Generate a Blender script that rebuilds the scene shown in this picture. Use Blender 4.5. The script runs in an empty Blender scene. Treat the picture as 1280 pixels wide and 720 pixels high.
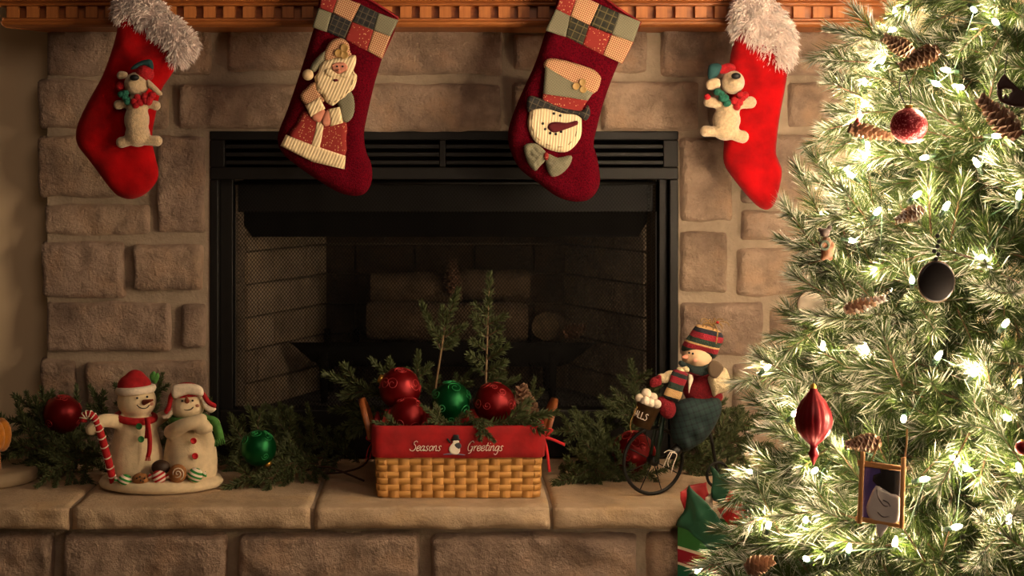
import bpy, bmesh, math, random
import numpy as np
from mathutils import Vector, Matrix, noise
from mathutils.geometry import delaunay_2d_cdt

random.seed(7); rng = np.random.default_rng(7)
scene = bpy.context.scene
C = scene.collection
PI = math.pi

# ------------------------------------------------------------------ camera, world, light, exposure
CAMY, CAMZ, F, VX, VY = -3.2, 1.072, 1760.0, 557.0, 215.0     # metres; pixels of a 1280x720 frame
cd = bpy.data.cameras.new('camera'); cam = bpy.data.objects.new('camera', cd); C.objects.link(cam)
cam.location = (0, CAMY, CAMZ); cam.rotation_euler = (PI/2, 0, 0)
cd.sensor_width = 36; cd.lens = F/1280*36
cd.shift_x = (640-VX)/1280; cd.shift_y = -(360-VY)/1280
cd.clip_start = 0.05
scene.camera = cam
w = bpy.data.worlds.new('world'); scene.world = w; w.use_nodes = True
w.node_tree.nodes['Background'].inputs[0].default_value = (1, .74, .5, 1)
w.node_tree.nodes['Background'].inputs[1].default_value = 0.036
ld = bpy.data.lights.new('room_fill', 'AREA'); ld.shape = 'DISK'; ld.size = 1.6; ld.energy = 12.5; ld.color = (1, .72, .53)  # unseen soft fill added above the camera for dim warm room light
lo = bpy.data.objects.new('room_fill', ld); C.objects.link(lo)
lo.location = (0.7, -3.3, 2.4)
lo.rotation_euler = (Vector((0.0, 0, 0.8))-lo.location).to_track_quat('-Z', 'Y').to_euler()
BULB_POWER = 1750.0
BULB_COL = (1, .74, .475, 1)
scene.view_settings.view_transform = 'Standard'
scene.view_settings.look = 'None'
scene.view_settings.exposure = 0.0
scene.view_settings.gamma = 1.0
scene.view_settings.use_curve_mapping = False

def P(x, y, Y):
    """point at depth Y that the photograph shows at pixel x, y"""
    d = Y-CAMY
    return Vector(((x-VX)*d/F, Y, CAMZ-(y-VY)*d/F))
def S(px, Y): return px*(Y-CAMY)/F
HZ = 0.42                       # top of the hearth above the floor
def hearthY(y): return CAMY+(CAMZ-HZ)*F/(y-VY)      # depth of the hearth-top point seen at row y

# ------------------------------------------------------------------ materials
def lin(h):
    if isinstance(h, (tuple, list)): return (*h[:3], 1)
    c = [int(h[i:i+2], 16)/255 for i in (0, 2, 4)]
    return (*[v/12.92 if v <= .04045 else ((v+.055)/1.055)**2.4 for v in c], 1)
class N:
    def __init__(s, name):
        s.m = bpy.data.materials.new(name); s.m.use_nodes = True
        s.t = s.m.node_tree; s.b = s.t.nodes['Principled BSDF']
    def n(s, kind, **kw):
        o = s.t.nodes.new('ShaderNode'+kind)
        for k, v in kw.items():
            if k[0] == 'i' and k[1:].isdigit(): o.inputs[int(k[1:])].default_value = v
            elif k.startswith('in_'): o.inputs[k[3:].replace('_', ' ')].default_value = v
            else: setattr(o, k, v)
        return o
    def l(s, a, b): s.t.links.new(a, b)
    def coord(s, rot=(0, 0, 0), scale=(1, 1, 1)):
        c = s.n('TexCoord'); mp = s.n('Mapping'); s.l(c.outputs['Object'], mp.inputs[0])
        mp.inputs['Rotation'].default_value = rot; mp.inputs['Scale'].default_value = scale
        return mp.outputs[0]
    def math(s, op, a, b=None):
        m = s.n('Math', operation=op)
        for i, v in enumerate((a, b)):
            if v is None: continue
            if isinstance(v, (int, float)): m.inputs[i].default_value = v
            else: s.l(v, m.inputs[i])
        return m.outputs[0]
    def mix(s, f, a, b):
        m = s.n('Mix', data_type='RGBA')
        for i, v in ((0, f), (6, a), (7, b)):
            if isinstance(v, (int, float, tuple)): m.inputs[i].default_value = v
            else: s.l(v, m.inputs[i])
        return m.outputs[2]
    def noise(s, vec, scale, detail=4, rough=.55):
        t = s.n('TexNoise'); t.inputs['Scale'].default_value = scale; t.inputs['Detail'].default_value = detail
        t.inputs['Roughness'].default_value = rough; s.l(vec, t.inputs['Vector']); return t.outputs[0]
    def ramp(s, f, stops, const=False):
        r = s.n('ValToRGB'); e = r.color_ramp
        if const: e.interpolation = 'CONSTANT'
        while len(e.elements) < len(stops): e.elements.new(.5)
        for q, (p, c) in zip(e.elements, stops): q.position = p; q.color = c
        s.l(f, r.inputs[0]); return r.outputs[0]
    def bump(s, h, strength, dist=.01):
        b = s.n('Bump'); b.inputs['Strength'].default_value = strength; b.inputs['Distance'].default_value = dist
        s.l(h, b.inputs['Height']); s.l(b.outputs[0], s.b.inputs['Normal'])
    def col(s, c):
        if isinstance(c, tuple): s.b.inputs['Base Color'].default_value = c
        else: s.l(c, s.b.inputs['Base Color'])
MATS = {}
def mat(name, col, rough=.75, metal=0., var=.18, vscale=30, bump=0., bscale=200, sheen=0., coat=0., dist=.002, vcol=None, spec=None):
    if name in MATS: return MATS[name]
    k = N(name); c = lin(col); v = k.coord()
    if var:
        c2 = lin(vcol) if vcol else tuple(x*(1-2.2*var) for x in c[:3])+(1,)
        k.col(k.mix(k.ramp(k.noise(v, vscale), [(.35, (0, 0, 0, 1)), (.68, (1, 1, 1, 1))]), c, c2))
    else: k.col(c)
    k.b.inputs['Roughness'].default_value = rough; k.b.inputs['Metallic'].default_value = metal
    if sheen: k.b.inputs['Sheen Weight'].default_value = sheen
    if spec is not None: k.b.inputs['Specular IOR Level'].default_value = spec
    if coat: k.b.inputs['Coat Weight'].default_value = coat
    if bump: k.bump(k.noise(v, bscale, 3), bump, dist)
    MATS[name] = k.m; return k.m
def stone_mat(name, a, b, dark, ochre, bd=.016):
    k = N(name); v = k.coord()
    oi = k.n('ObjectInfo')
    off = k.n('VectorMath', operation='ADD'); k.l(v, off.inputs[0])
    cmb = k.n('CombineXYZ'); r10 = k.math('MULTIPLY', oi.outputs['Random'], 13.0)
    for i in range(3): k.l(r10, cmb.inputs[i])
    k.l(cmb.outputs[0], off.inputs[1]); v = off.outputs[0]
    c = k.mix(oi.outputs['Random'], lin(a), lin(b))
    n1 = k.noise(v, 7, 6, .6); n2 = k.noise(v, 22, 6, .65); n3 = k.noise(v, 11, 3)
    c = k.mix(k.ramp(n1, [(.42, (0, 0, 0, 1)), (.70, (.75, .75, .75, 1))]), c, lin(dark))
    c = k.mix(k.ramp(n3, [(.50, (0, 0, 0, 1)), (.72, (.6, .6, .6, 1))]), c, lin(ochre))
    c = k.mix(k.ramp(n2, [(.30, (.45, .45, .45, 1)), (.52, (0, 0, 0, 1))]), c, lin(dark))
    k.col(c); k.b.inputs['Roughness'].default_value = .9
    rg = k.n('TexNoise', noise_type='RIDGED_MULTIFRACTAL'); rg.inputs['Scale'].default_value = 11; rg.inputs['Detail'].default_value = 5; rg.inputs['Distortion'].default_value = .6; k.l(v, rg.inputs['Vector'])
    h = k.math('ADD', k.noise(v, 38, 8, .68), k.math('MULTIPLY', k.noise(v, 150, 4, .7), .35))
    h = k.math('SUBTRACT', h, k.math('MULTIPLY', rg.outputs[0], .22))
    k.bump(h, 1., bd)
    MATS[name] = k.m; return k.m
def plaid(name, c0, c1, period, angle=0, duty=.5, c2=None, p2=None):
    """woven check: two crossed sets of stripes"""
    k = N(name); v = k.coord(rot=(0, angle, 0)); sp = k.n('SeparateXYZ'); k.l(v, sp.inputs[0])
    def st(o, p, d): return k.math('LESS_THAN', k.math('FRACT', k.math('ADD', k.math('DIVIDE', o, p), 50.13)), d)
    f = k.math('MULTIPLY', k.math('ADD', st(sp.outputs[0], period, duty), st(sp.outputs[2], period, duty)), .5)
    c = k.mix(f, lin(c0), lin(c1))
    if c2:
        g = k.math('MAXIMUM', st(sp.outputs[0], p2, .13), st(sp.outputs[2], p2, .13))
        c = k.mix(k.math('MULTIPLY', g, .3), c, lin(c2))
    k.col(c); k.b.inputs['Roughness'].default_value = .9
    k.bump(k.noise(v, 900, 2), .3, .001)
    MATS[name] = k.m; return k.m
def stripes(name, cols, period, angle=0, knit=False, rough=.85, wob=0.):
    """cols = [(start, colour)] repeated every period along an axis tilted by angle from Z"""
    k = N(name); v = k.coord(rot=(0, angle, 0)); sp = k.n('SeparateXYZ'); k.l(v, sp.inputs[0])
    z = sp.outputs[2]
    if wob: z = k.math('ADD', z, k.math('MULTIPLY', k.noise(v, 60, 2), wob))
    f = k.math('FRACT', k.math('ADD', k.math('DIVIDE', z, period), 50.0))
    k.col(k.ramp(f, [(p, lin(c)) for p, c in cols], True)); k.b.inputs['Roughness'].default_value = rough
    if knit: k.bump(k.noise(v, 420, 2), .8, .003)
    MATS[name] = k.m; return k.m
def dots(name, c0, c1, scale, thr=.28):
    k = N(name); v = k.coord(); t = k.n('TexVoronoi'); t.inputs['Scale'].default_value = scale; k.l(v, t.inputs['Vector'])
    k.col(k.mix(k.math('LESS_THAN', t.outputs['Distance'], thr), lin(c0), lin(c1))); k.b.inputs['Roughness'].default_value = .9
    k.bump(k.noise(v, 700, 2), .3, .001); MATS[name] = k.m; return k.m
def rib(name, c0, c1, period, angle):
    k = N(name); v = k.coord(rot=(0, angle, 0)); sp = k.n('SeparateXYZ'); k.l(v, sp.inputs[0])
    s_ = k.math('SINE', k.math('MULTIPLY', sp.outputs[0], 2*PI/period))
    k.col(k.mix(k.math('GREATER_THAN', s_, -.55), lin(c1), lin(c0))); k.b.inputs['Roughness'].default_value = .9
    k.bump(s_, .4, .0008); MATS[name] = k.m; return k.m
def wood(name, a, b, axis=0, scale=1., rough=.45):
    k = N(name); sc = [60, 60, 60]; sc[axis] = 4; v = k.coord(scale=tuple(q*scale for q in sc))
    n_ = k.noise(v, 1.6, 6, .6)
    k.col(k.ramp(n_, [(.3, lin(b)), (.6, lin(a))])); k.b.inputs['Roughness'].default_value = rough
    k.bump(n_, .15, .002); MATS[name] = k.m; return k.m
def vcol_mat(name, rough=.7, trans=0., bump=0):
    """colour stored per vertex; a share of the light passes through thin leaves"""
    k = N(name); a = k.n('VertexColor', layer_name='Col'); k.col(a.outputs[0]); k.b.inputs['Roughness'].default_value = rough
    k.b.inputs['Specular IOR Level'].default_value = .35
    if trans:
        t = k.n('BsdfTranslucent'); k.l(a.outputs[0], t.inputs[0]); mx = k.n('MixShader'); mx.inputs[0].default_value = trans
        out = k.t.nodes['Material Output']; k.l(k.b.outputs[0], mx.inputs[1]); k.l(t.outputs[0], mx.inputs[2]); k.l(mx.outputs[0], out.inputs[0])
    MATS[name] = k.m; return k.m
def emis(name, col, s):
    k = N(name); k.b.inputs['Base Color'].default_value = col; k.b.inputs['Emission Color'].default_value = col
    k.b.inputs['Emission Strength'].default_value = s; MATS[name] = k.m; return k.m
def shiny(name, col, rough, flecks=None, fl=.2, metal=.75):
    k = N(name); v = k.coord(); c = lin(col)
    k.col(c); k.b.inputs['Metallic'].default_value = metal; k.b.inputs['Roughness'].default_value = rough
    if flecks:
        t = k.n('TexVoronoi'); t.inputs['Scale'].default_value = 520; k.l(v, t.inputs['Vector'])
        sp = k.n('SeparateColor'); k.l(t.outputs['Color'], sp.inputs[0])
        k.col(k.mix(k.math('LESS_THAN', sp.outputs[0], fl), c, lin(flecks)))
        nm = k.n('Bump'); nm.inputs['Strength'].default_value = .7; nm.inputs['Distance'].default_value = .004
        k.l(sp.outputs[1], nm.inputs['Height']); k.l(nm.outputs[0], k.b.inputs['Normal'])
    MATS[name] = k.m; return k.m

# ------------------------------------------------------------------ mesh helpers
ORG = {}
def org(o): return ORG.get(o.name, Vector((0, 0, 0))) if o else Vector((0, 0, 0))
def tag(o, label=None, cat=None, group=None, kind=None):
    for k, v in (('label', label), ('category', cat), ('group', group), ('kind', kind)):
        if v: o[k] = v
    return o
def thing(name, label, cat, loc, group=None):
    o = bpy.data.objects.new(name, None); C.objects.link(o); o.location = loc; o.empty_display_size = .03
    ORG[o.name] = Vector(loc); return tag(o, label, cat, group)
def frame_of(direction, up=Vector((0, 0, 1))):
    x = Vector(direction).normalized()
    if abs(x.dot(up)) > .97: up = Vector((0, 1, 0))
    y = up.cross(x).normalized(); z = x.cross(y)
    return Matrix((x, y, z)).transposed()
def catmull(pts, n=6, closed=False):
    pts = [Vector(p) for p in pts]; out = []; m = len(pts); rngi = range(m if closed else m-1)
    for i in rngi:
        a = pts[(i-1) % m] if closed or i > 0 else pts[0]*2-pts[1]
        b = pts[i]; c = pts[(i+1) % m]
        d = pts[(i+2) % m] if closed or i+2 < m else pts[-1]*2-pts[-2]
        for k in range(n):
            t = k/n
            out.append(.5*((2*b)+(c-a)*t+(2*a-5*b+4*c-d)*t*t+(3*b-a-3*c+d)*t**3))
    if not closed: out.append(pts[-1])
    return out
class MB:
    def __init__(s): s.v = []; s.f = []; s.mi = []; s.c = []
    def add(s, vs, fs, m=0, col=None):
        o = len(s.v); s.v += [tuple(q) for q in vs]; s.f += [tuple(i+o for i in f) for f in fs]; s.mi += [m]*len(fs)
        if col is not None: s.c += list(col) if isinstance(col, list) else [col]*len(vs)
        return s
    def box(s, c, size, rot=None, m=0, taper=1.):
        a, b, h = [q/2 for q in size]; vs = []
        for z in (-h, h):
            k = taper if z > 0 else 1.
            for x, y in ((-a, -b), (a, -b), (a, b), (-a, b)): vs.append(Vector((x*k, y*k, z)))
        if rot is not None: vs = [rot @ q for q in vs]
        return s.add([q+Vector(c) for q in vs], [(3, 2, 1, 0), (4, 5, 6, 7), (0, 1, 5, 4), (1, 2, 6, 5), (2, 3, 7, 6), (3, 0, 4, 7)], m)
    def span(s, x0, x1, y0, y1, z0, z1, m=0): return s.box(((x0+x1)/2, (y0+y1)/2, (z0+z1)/2), (x1-x0, y1-y0, z1-z0), None, m)
    def tube(s, pts, r, n=8, m=0, flat=1., closed=False, up=Vector((0, 0, 1)), col=None):
        pts = [Vector(p) for p in pts]; k = len(pts); vs = []; fs = []
        rr = r if isinstance(r, (list, tuple)) else [r]*k
        for i, p in enumerate(pts):
            if closed: d = pts[(i+1) % k]-pts[i-1]
            else: d = pts[min(i+1, k-1)]-pts[max(i-1, 0)]
            R = frame_of(d, up)
            for j in range(n):
                a = 2*PI*j/n; vs.append(p+R @ Vector((0, math.cos(a)*rr[i], math.sin(a)*rr[i]*flat)))
        for i in range(k if closed else k-1):
            for j in range(n):
                a, b = i*n+j, i*n+(j+1) % n; c_, d_ = ((i+1) % k)*n+(j+1) % n, ((i+1) % k)*n+j
                fs.append((a, b, c_, d_))
        if not closed:
            fs.append(tuple(range(n-1, -1, -1))); fs.append(tuple(range((k-1)*n, k*n)))
        return s.add(vs, fs, m, col)
    def lathe(s, prof, c=(0, 0, 0), n=24, rot=None, m=0, sx=1., sy=1.):
        vs = []; fs = []; k = len(prof); c = Vector(c)
        for r, z in prof:
            for j in range(n):
                a = 2*PI*j/n; q = Vector((r*math.cos(a)*sx, r*math.sin(a)*sy, z))
                vs.append(c+(rot @ q if rot is not None else q))
        for i in range(k-1):
            for j in range(n): fs.append((i*n+j, i*n+(j+1) % n, (i+1)*n+(j+1) % n, (i+1)*n+j))
        fs.append(tuple(range(n-1, -1, -1))); fs.append(tuple(range((k-1)*n, k*n)))
        return s.add(vs, fs, m)
    def ell(s, c, r, rot=None, n=16, k=10, m=0):
        r = (r, r, r) if isinstance(r, (int, float)) else r
        prof = [(math.sin(PI*i/k) if 0 < i < k else .002, -math.cos(PI*i/k)) for i in range(k+1)]
        vs = []; fs = []
        for a_, z in prof:
            for j in range(n):
                a = 2*PI*j/n; q = Vector((a_*math.cos(a)*r[0], a_*math.sin(a)*r[1], z*r[2]))
                vs.append(Vector(c)+(rot @ q if rot is not None else q))
        for i in range(k):
            for j in range(n): fs.append((i*n+j, i*n+(j+1) % n, (i+1)*n+(j+1) % n, (i+1)*n+j))
        return s.add(vs, fs, m)
    def ribbon(s, pts, width, thick, m=0, wdir=None):
        """flat strap along pts, width along wdir"""
        pts = [Vector(p) for p in pts]; vs = []; fs = []; k = len(pts)
        for i, p in enumerate(pts):
            d = (pts[min(i+1, k-1)]-pts[max(i-1, 0)]).normalized()
            w_ = Vector(wdir[i] if isinstance(wdir, list) else wdir).normalized(); t_ = d.cross(w_).normalized()
            for a, b in ((-1, -1), (1, -1), (1, 1), (-1, 1)): vs.append(p+w_*a*width/2+t_*b*thick/2)
        for i in range(k-1):
            for j in range(4): fs.append((i*4+j, i*4+(j+1) % 4, i*4+4+(j+1) % 4, i*4+4+j))
        fs.append((3, 2, 1, 0)); fs.append(tuple(range(4*k-4, 4*k)))
        return s.add(vs, fs, m)
    def puff(s, outline, Y, T, r, res=None, back=.5, wrinkle=0., m=0, smooth=4, wf=25, fn=None):
        """a stuffed or padded piece: outline in pixels at depth Y, swelling to half-thickness T within r (m) of its seam"""
        pts = [P(x, y, Y) for x, y in outline]
        q = [Vector((p.x, p.z)) for p in pts]
        if smooth: q = catmull(q, smooth, True)
        A = np.array([[a.x, a.y] for a in q]); B = np.roll(A, -1, 0)
        lo_, hi_ = A.min(0), A.max(0)
        res = res or max((hi_-lo_).max()/26, .0025)
        gx = np.arange(lo_[0]+res*.5, hi_[0], res); gz = np.arange(lo_[1]+res*.5, hi_[1], res)
        pp = np.array([(x+(res/2 if j % 2 else 0), z) for j, z in enumerate(gz) for x in gx]) if len(gx)*len(gz) else np.zeros((0, 2))
        def dist(p):
            d = B-A; t = np.clip(((p[:, None]-A)*d).sum(2)/np.maximum((d*d).sum(1), 1e-12), 0, 1)
            return np.sqrt(((p[:, None]-(A+t[..., None]*d))**2).sum(2)).min(1)
        def inside(p):
            x, y = p[:, None, 0], p[:, None, 1]
            cnd = (A[:, 1] > y) != (B[:, 1] > y)
            xi = (B[:, 0]-A[:, 0])*(y-A[:, 1])/np.where(B[:, 1] == A[:, 1], 1e-12, B[:, 1]-A[:, 1])+A[:, 0]
            return ((cnd & (x < xi)).sum(1) % 2) == 1
        keep = []
        if len(pp):
            ok = inside(pp); pp = pp[ok]
            if len(pp): dd = dist(pp); pp = pp[dd > res*.45]; keep = [Vector(x) for x in pp.tolist()]
        n = len(q)
        res_ = delaunay_2d_cdt(q+keep, [(i, (i+1) % n) for i in range(n)], [], 1, 1e-7)
        vs, fs = res_[0], res_[2]
        arr = np.array([[a.x, a.y] for a in vs]); dd = dist(arr)
        cen = [((vs[f[0]]+vs[f[1]]+vs[f[2]])/3) for f in fs]
        good = inside(np.array([[a.x, a.y] for a in cen])); fs = [f for f, g in zip(fs, good) if g]
        u = np.clip(dd/r, 0, 1); h = T*np.sqrt(u*(2-u))
        fr = []; bk = []
        for i, a in enumerate(vs):
            wv = wrinkle*noise.noise(Vector((a.x*wf, Y*9, a.y*wf)))*u[i] if wrinkle else 0
            dy = fn(a.x, a.y) if fn else 0
            edge = dd[i] < 1e-5
            fr.append((a.x, Y-h[i]-wv+dy-(.0006 if edge else 0), a.y)); bk.append((a.x, Y+h[i]*back+dy+(.0006 if edge else 0), a.y))
        nv = len(vs); F_ = []
        for f in fs:
            a, b, c_ = [vs[i] for i in f]
            ccw = (b.x-a.x)*(c_.y-a.y)-(b.y-a.y)*(c_.x-a.x) > 0
            f = tuple(f) if ccw else tuple(reversed(f))
            F_.append(f); F_.append(tuple(i+nv for i in reversed(f)))
        bi = [i for i in range(nv) if dd[i] < 1e-5]
        # rim between the two faces
        cnt = {}
        for f in F_[::2]:
            for a, b in zip(f, f[1:]+f[:1]): cnt[(a, b)] = 1
        for (a, b) in list(cnt):
            if (b, a) not in cnt: F_.append((b, a, a+nv, b+nv))
        return s.add(fr+bk, F_, m)
    def mesh(s, name, mats, origin=Vector((0, 0, 0)), smooth=True, sharp=None):
        me = bpy.data.meshes.new(name)
        o = Vector(origin); me.from_pydata([(x-o.x, y-o.y, z-o.z) for x, y, z in s.v], [], s.f)
        for q in (mats if isinstance(mats, (list, tuple)) else [mats]): me.materials.append(q)
        if any(s.mi): me.polygons.foreach_set('material_index', s.mi)
        me.polygons.foreach_set('use_smooth', [smooth]*len(s.f))
        if s.c:
            ca = me.color_attributes.new('Col', 'FLOAT_COLOR', 'POINT')
            ca.data.foreach_set('color', np.array([list(c)[:3]+[1] for c in s.c], dtype=np.float32).ravel())
        me.update(); return me
    def build(s, name, mats, parent=None, smooth=True, label=None, cat=None, group=None, kind=None, at=None, bevel=0., remesh=0., soft=6):
        at = Vector(at) if at is not None else (org(parent) if parent else Vector((0, 0, 0)))
        o = bpy.data.objects.new(name, s.mesh(name, mats, at, smooth)); C.objects.link(o)
        if parent: o.parent = parent; ORG[o.name] = org(parent)
        else: o.location = at; ORG[o.name] = at
        if bevel:
            b = o.modifiers.new('bevel', 'BEVEL'); b.width = bevel; b.segments = 2; b.limit_method = 'ANGLE'
        if remesh:
            r = o.modifiers.new('remesh', 'REMESH'); r.mode = 'VOXEL'; r.voxel_size = remesh; r.use_smooth_shade = True
            q = o.modifiers.new('soft', 'SMOOTH'); q.factor = .5; q.iterations = soft
        return tag(o, label, cat, group, kind)
def place(name, mesh, M, parent=None, label=None, cat=None, group=None, kind=None):
    o = bpy.data.objects.new(name, mesh); C.objects.link(o)
    if parent: o.parent = parent; M = Matrix.Translation(-org(parent)) @ M
    o.matrix_basis = M
    return tag(o, label, cat, group, kind)
def seg_matrix(a, b, L, roll=0.):
    a, b = Vector(a), Vector(b); d = b-a
    return Matrix.Translation(a) @ (frame_of(d) @ Matrix.Rotation(roll, 3, 'X')).to_4x4() @ Matrix.Scale(d.length/L, 4)

# ------------------------------------------------------------------ the setting
M_stone = stone_mat('fieldstone', 'b29886', 'bfa48d', '675347', 'bc9676')
M_mortar = mat('mortar', 'a3917d', .95, var=.1, vscale=25, bump=.6, bscale=140, dist=.004)
M_cream = mat('cream_paint', 'ecd2ac', .8, var=.03, vscale=4, bump=.1, bscale=300)
M_carpet = mat('carpet', '8a7458', .95, var=.1, vscale=60, bump=.8, bscale=500, dist=.004)
M_oak = wood('oak', 'a8642f', '824820', 0, .6, .42)
M_oakdent = wood('oak_end_grain', 'b87238', '935224', 2, .6, .5)
M_black = mat('black_steel', '0f0c0a', .5, 0., spec=.3, var=.1, vscale=40, bump=.05, bscale=300)
M_darksteel = mat('dark_steel', '060505', .9, var=.1, spec=.1)  # near-black steel for the louvre backing and smoke hood
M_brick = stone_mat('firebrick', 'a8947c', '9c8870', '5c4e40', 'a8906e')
M_shadebrick = stone_mat('shaded_firebrick', '4a3826', '3c2e22', '100c09', '523e28')  # firebrick copy darkened: the back wall's shade is put into its colour
M_wire = mat('screen_wire', '0e0b09', .7, 0., var=0, spec=.12)

MB().span(-4, 4, -6, .06, -.05, 0).build('floor', M_carpet, kind='structure', smooth=False, label='beige carpeted floor in front of the hearth')
m = MB()
for x0, x1, z0, z1 in ((-4, -.52, 0, 2.5), (.52, 4, 0, 2.5), (-.52, .52, 1.1, 2.5), (-.52, .52, 0, .42)): m.span(x0, x1, .06, .12, z0, z1)
m.build('wall_back', M_cream, kind='structure', smooth=False, label='cream painted wall beside the stone chimney breast')
OX0, OX1, OZ1 = P(264, 0, 0).x, P(844, 0, 0).x, P(0, 170, 0).z       # opening in the stonework
EX = .905
m = MB()
for x0, x1, z0, z1 in ((-EX, OX0, HZ-.05, 2.5), (OX1, EX+.022, HZ-.05, 2.5), (OX0, OX1, OZ1, 2.5)): m.span(x0, x1, 0, .06, z0, z1)
wall_fire = m.build('wall_fireplace', M_mortar, kind='structure', smooth=False, label='chimney breast of rough tan field stones in recessed mortar')

def stone(x0, y0, x1, y1, Y, proud, seed, parent, name='stone', rough=1., step=.0085, edge=.0075):
    """one quarried block: rounded, wobbly outline and a cleft face standing proud of the mortar"""
    a, b = P(x0, y1, Y), P(x1, y0, Y)
    W, H = b.x-a.x, b.z-a.z
    nx, nz = max(6, int(W/step)), max(5, int(H/step)); vs = []; fs = []
    o = Vector((seed*3.7, seed*1.3, seed*7.9))
    tilt = random.uniform(-.004, .004); tilt2 = random.uniform(-.004, .004)
    for j in range(nz+1):
        for i in range(nx+1):
            u, v_ = i/nx, j/nz
            x, z = a.x+W*u, a.z+H*v_
            e = min(u*W, (1-u)*W, v_*H, (1-v_)*H)
            # rounded corners
            cx, cz = max(0, .012-min(u*W, (1-u)*W)), max(0, .012-min(v_*H, (1-v_)*H))
            if cx and cz:
                k = max(cx, cz)/math.hypot(cx, cz); sx = (1 if u < .5 else -1)*cx*(1-k)*.9; sz = (1 if v_ < .5 else -1)*cz*(1-k)*.9
                x += sx; z += sz
            wob = .0045*(1-min(1, e/.03))
            x += wob*noise.noise(o+Vector((x*17, z*17, 3))); z += wob*1.4*noise.noise(o+Vector((x*17, z*17, 9)))
            t = min(1, e/edge); prof = math.sqrt(t*(2-t))
            q = o+Vector((x*9, 0, z*9)); n1 = noise.noise(q)
            cell = noise.voronoi(o+Vector((x*13, 0, z*15)))[0]
            r1 = noise.fractal(o+Vector((x*32, 0, z*32)), .9, 2.1, 4)
            h = proud*(prof*(.9+.1*prof))+rough*prof*(.008*n1+.010*(cell[1]-cell[0]-.3)+.0035*r1)+prof*(tilt*(u-.5)*2+tilt2*(v_-.5)*2)
            vs.append((x, Y-max(h, 0)+(.012 if e < 1e-6 else 0), z))
    for j in range(nz):
        for i in range(nx):
            k = j*(nx+1)+i; fs.append((k, k+1, k+nx+2, k+nx+1))
    return MB().add(vs, fs).build(name, M_stone, parent)
STONES = [(58,36,150,97),(158,36,267,95),(283,34,396,91),(405,33,629,95),(640,40,708,89),(716,34,810,92),(823,35,940,98),(950,35,1059,97),
 (46,98,128,162),(136,100,213,164),(222,104,396,163),(404,102,629,167),(638,101,742,165),(750,100,875,166),(884,104,974,160),(982,100,1062,160),
 (47,168,186,248),(195,168,259,293),(55,253,190,295),(51,302,158,373),(165,304,256,365),(57,376,216,441),(225,377,259,436),(50,447,98,513),(106,449,261,531),
 (50,520,150,574),(158,538,260,574),
 (848,171,917,279),(925,168,1060,255),(925,262,1061,301),(848,288,911,366),(919,309,1058,371),(848,376,955,446),(961,382,1060,443),(848,454,906,522),
 (913,452,1061,520),(848,530,960,574),(968,527,1061,574)]
for i, (x0, y0, x1, y1) in enumerate(STONES): stone(x0, y0, x1, y1, 0., random.uniform(.017, .024), i+1, wall_fire)

# hearth: mortared core, face stones and thick top slabs
HF = -.43
m = MB().span(-1.12, 1.12, HF+.012, 0, 0, HZ-.045)
hearth = m.build('hearth', M_mortar, kind='structure', smooth=False, label='raised stone hearth with thick tan slabs and rough face blocks')
for i, (x0, y0, x1, y1) in enumerate(((-150,663,70,776),(79,663,285,776),(297,663,526,776),(536,663,798,776),(806,663,1010,776),(1018,663,1240,776),
      (-150,786,180,905),(190,786,420,905),(430,786,640,905),(650,786,900,905),(910,786,1240,905))):
    stone(x0, y0, x1, y1, HF+.012, .03, 60+i, hearth, name='face_stone', rough=1.5, step=.0095)
M_slab = stone_mat('hearth_slab', 'c4aa8c', 'c8ae8f', '9c8468', 'c8a67c', .006)
def slab(xa, xb, seed):
    """hearth capping slab with a chipped front edge; the mortar joint lies below its surface"""
    zt, zb, yf, yb = HZ, HZ-.043, -.462, -.002
    prof = [(yb, zt), (-.2, zt), (-.33, zt), (-.40, zt), (-.44, zt), (-.453, zt-.0005), (-.459, zt-.002), (-.462, zt-.006), (-.463, zt-.015), (-.463, zt-.024), (-.462, zt-.034), (-.459, zt-.0425), (-.43, zb-.002), (-.38, zb-.002)]
    n = max(8, int((xb-xa)/.012)); vs = []; fs = []; o = Vector((seed*5.1, 2, seed))
    for i in range(n+1):
        x = xa+(xb-xa)*i/n; e = min(x-xa, xb-x)
        for j, (y, z) in enumerate(prof):
            fr = max(0, min(1, (j-4)/3)) if j < 12 else .3
            r = noise.fractal(o+Vector((x*22, z*60, y*5)), .9, 2, 4)
            vs.append((x+(.004*noise.noise(o+Vector((y*15, z*40, i//n))) if e < 1e-6 else 0), y+fr*(.0075*r)+(.006 if e < 1e-6 and j > 4 else 0), z+.0012*noise.noise(o+Vector((x*8, y*8, 1)))*(1-fr)-(.003 if e < 1e-6 else 0)))
    k = len(prof)
    for i in range(n):
        for j in range(k-1): a = i*k+j; fs.append((a, a+1, a+k+1, a+k))
    fs.append(tuple(range(k))[::-1]); fs.append(tuple(range(n*k, n*k+k)))
    return MB().add(vs, fs).build('top_slab', M_slab, hearth)
jn = [-1.13]+[(x-VX)*(HF-.03-CAMY)/F for x in (87, 390, 690, 1000)]+[1.13]
for i in range(5): slab(jn[i]+.004, jn[i+1]-.004, i+3)
m = MB().span(-1.12, 1.12, -.445, 0, HZ-.046, HZ-.006)
m.build('slab_joint_mortar', M_mortar, hearth, smooth=False)

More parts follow.
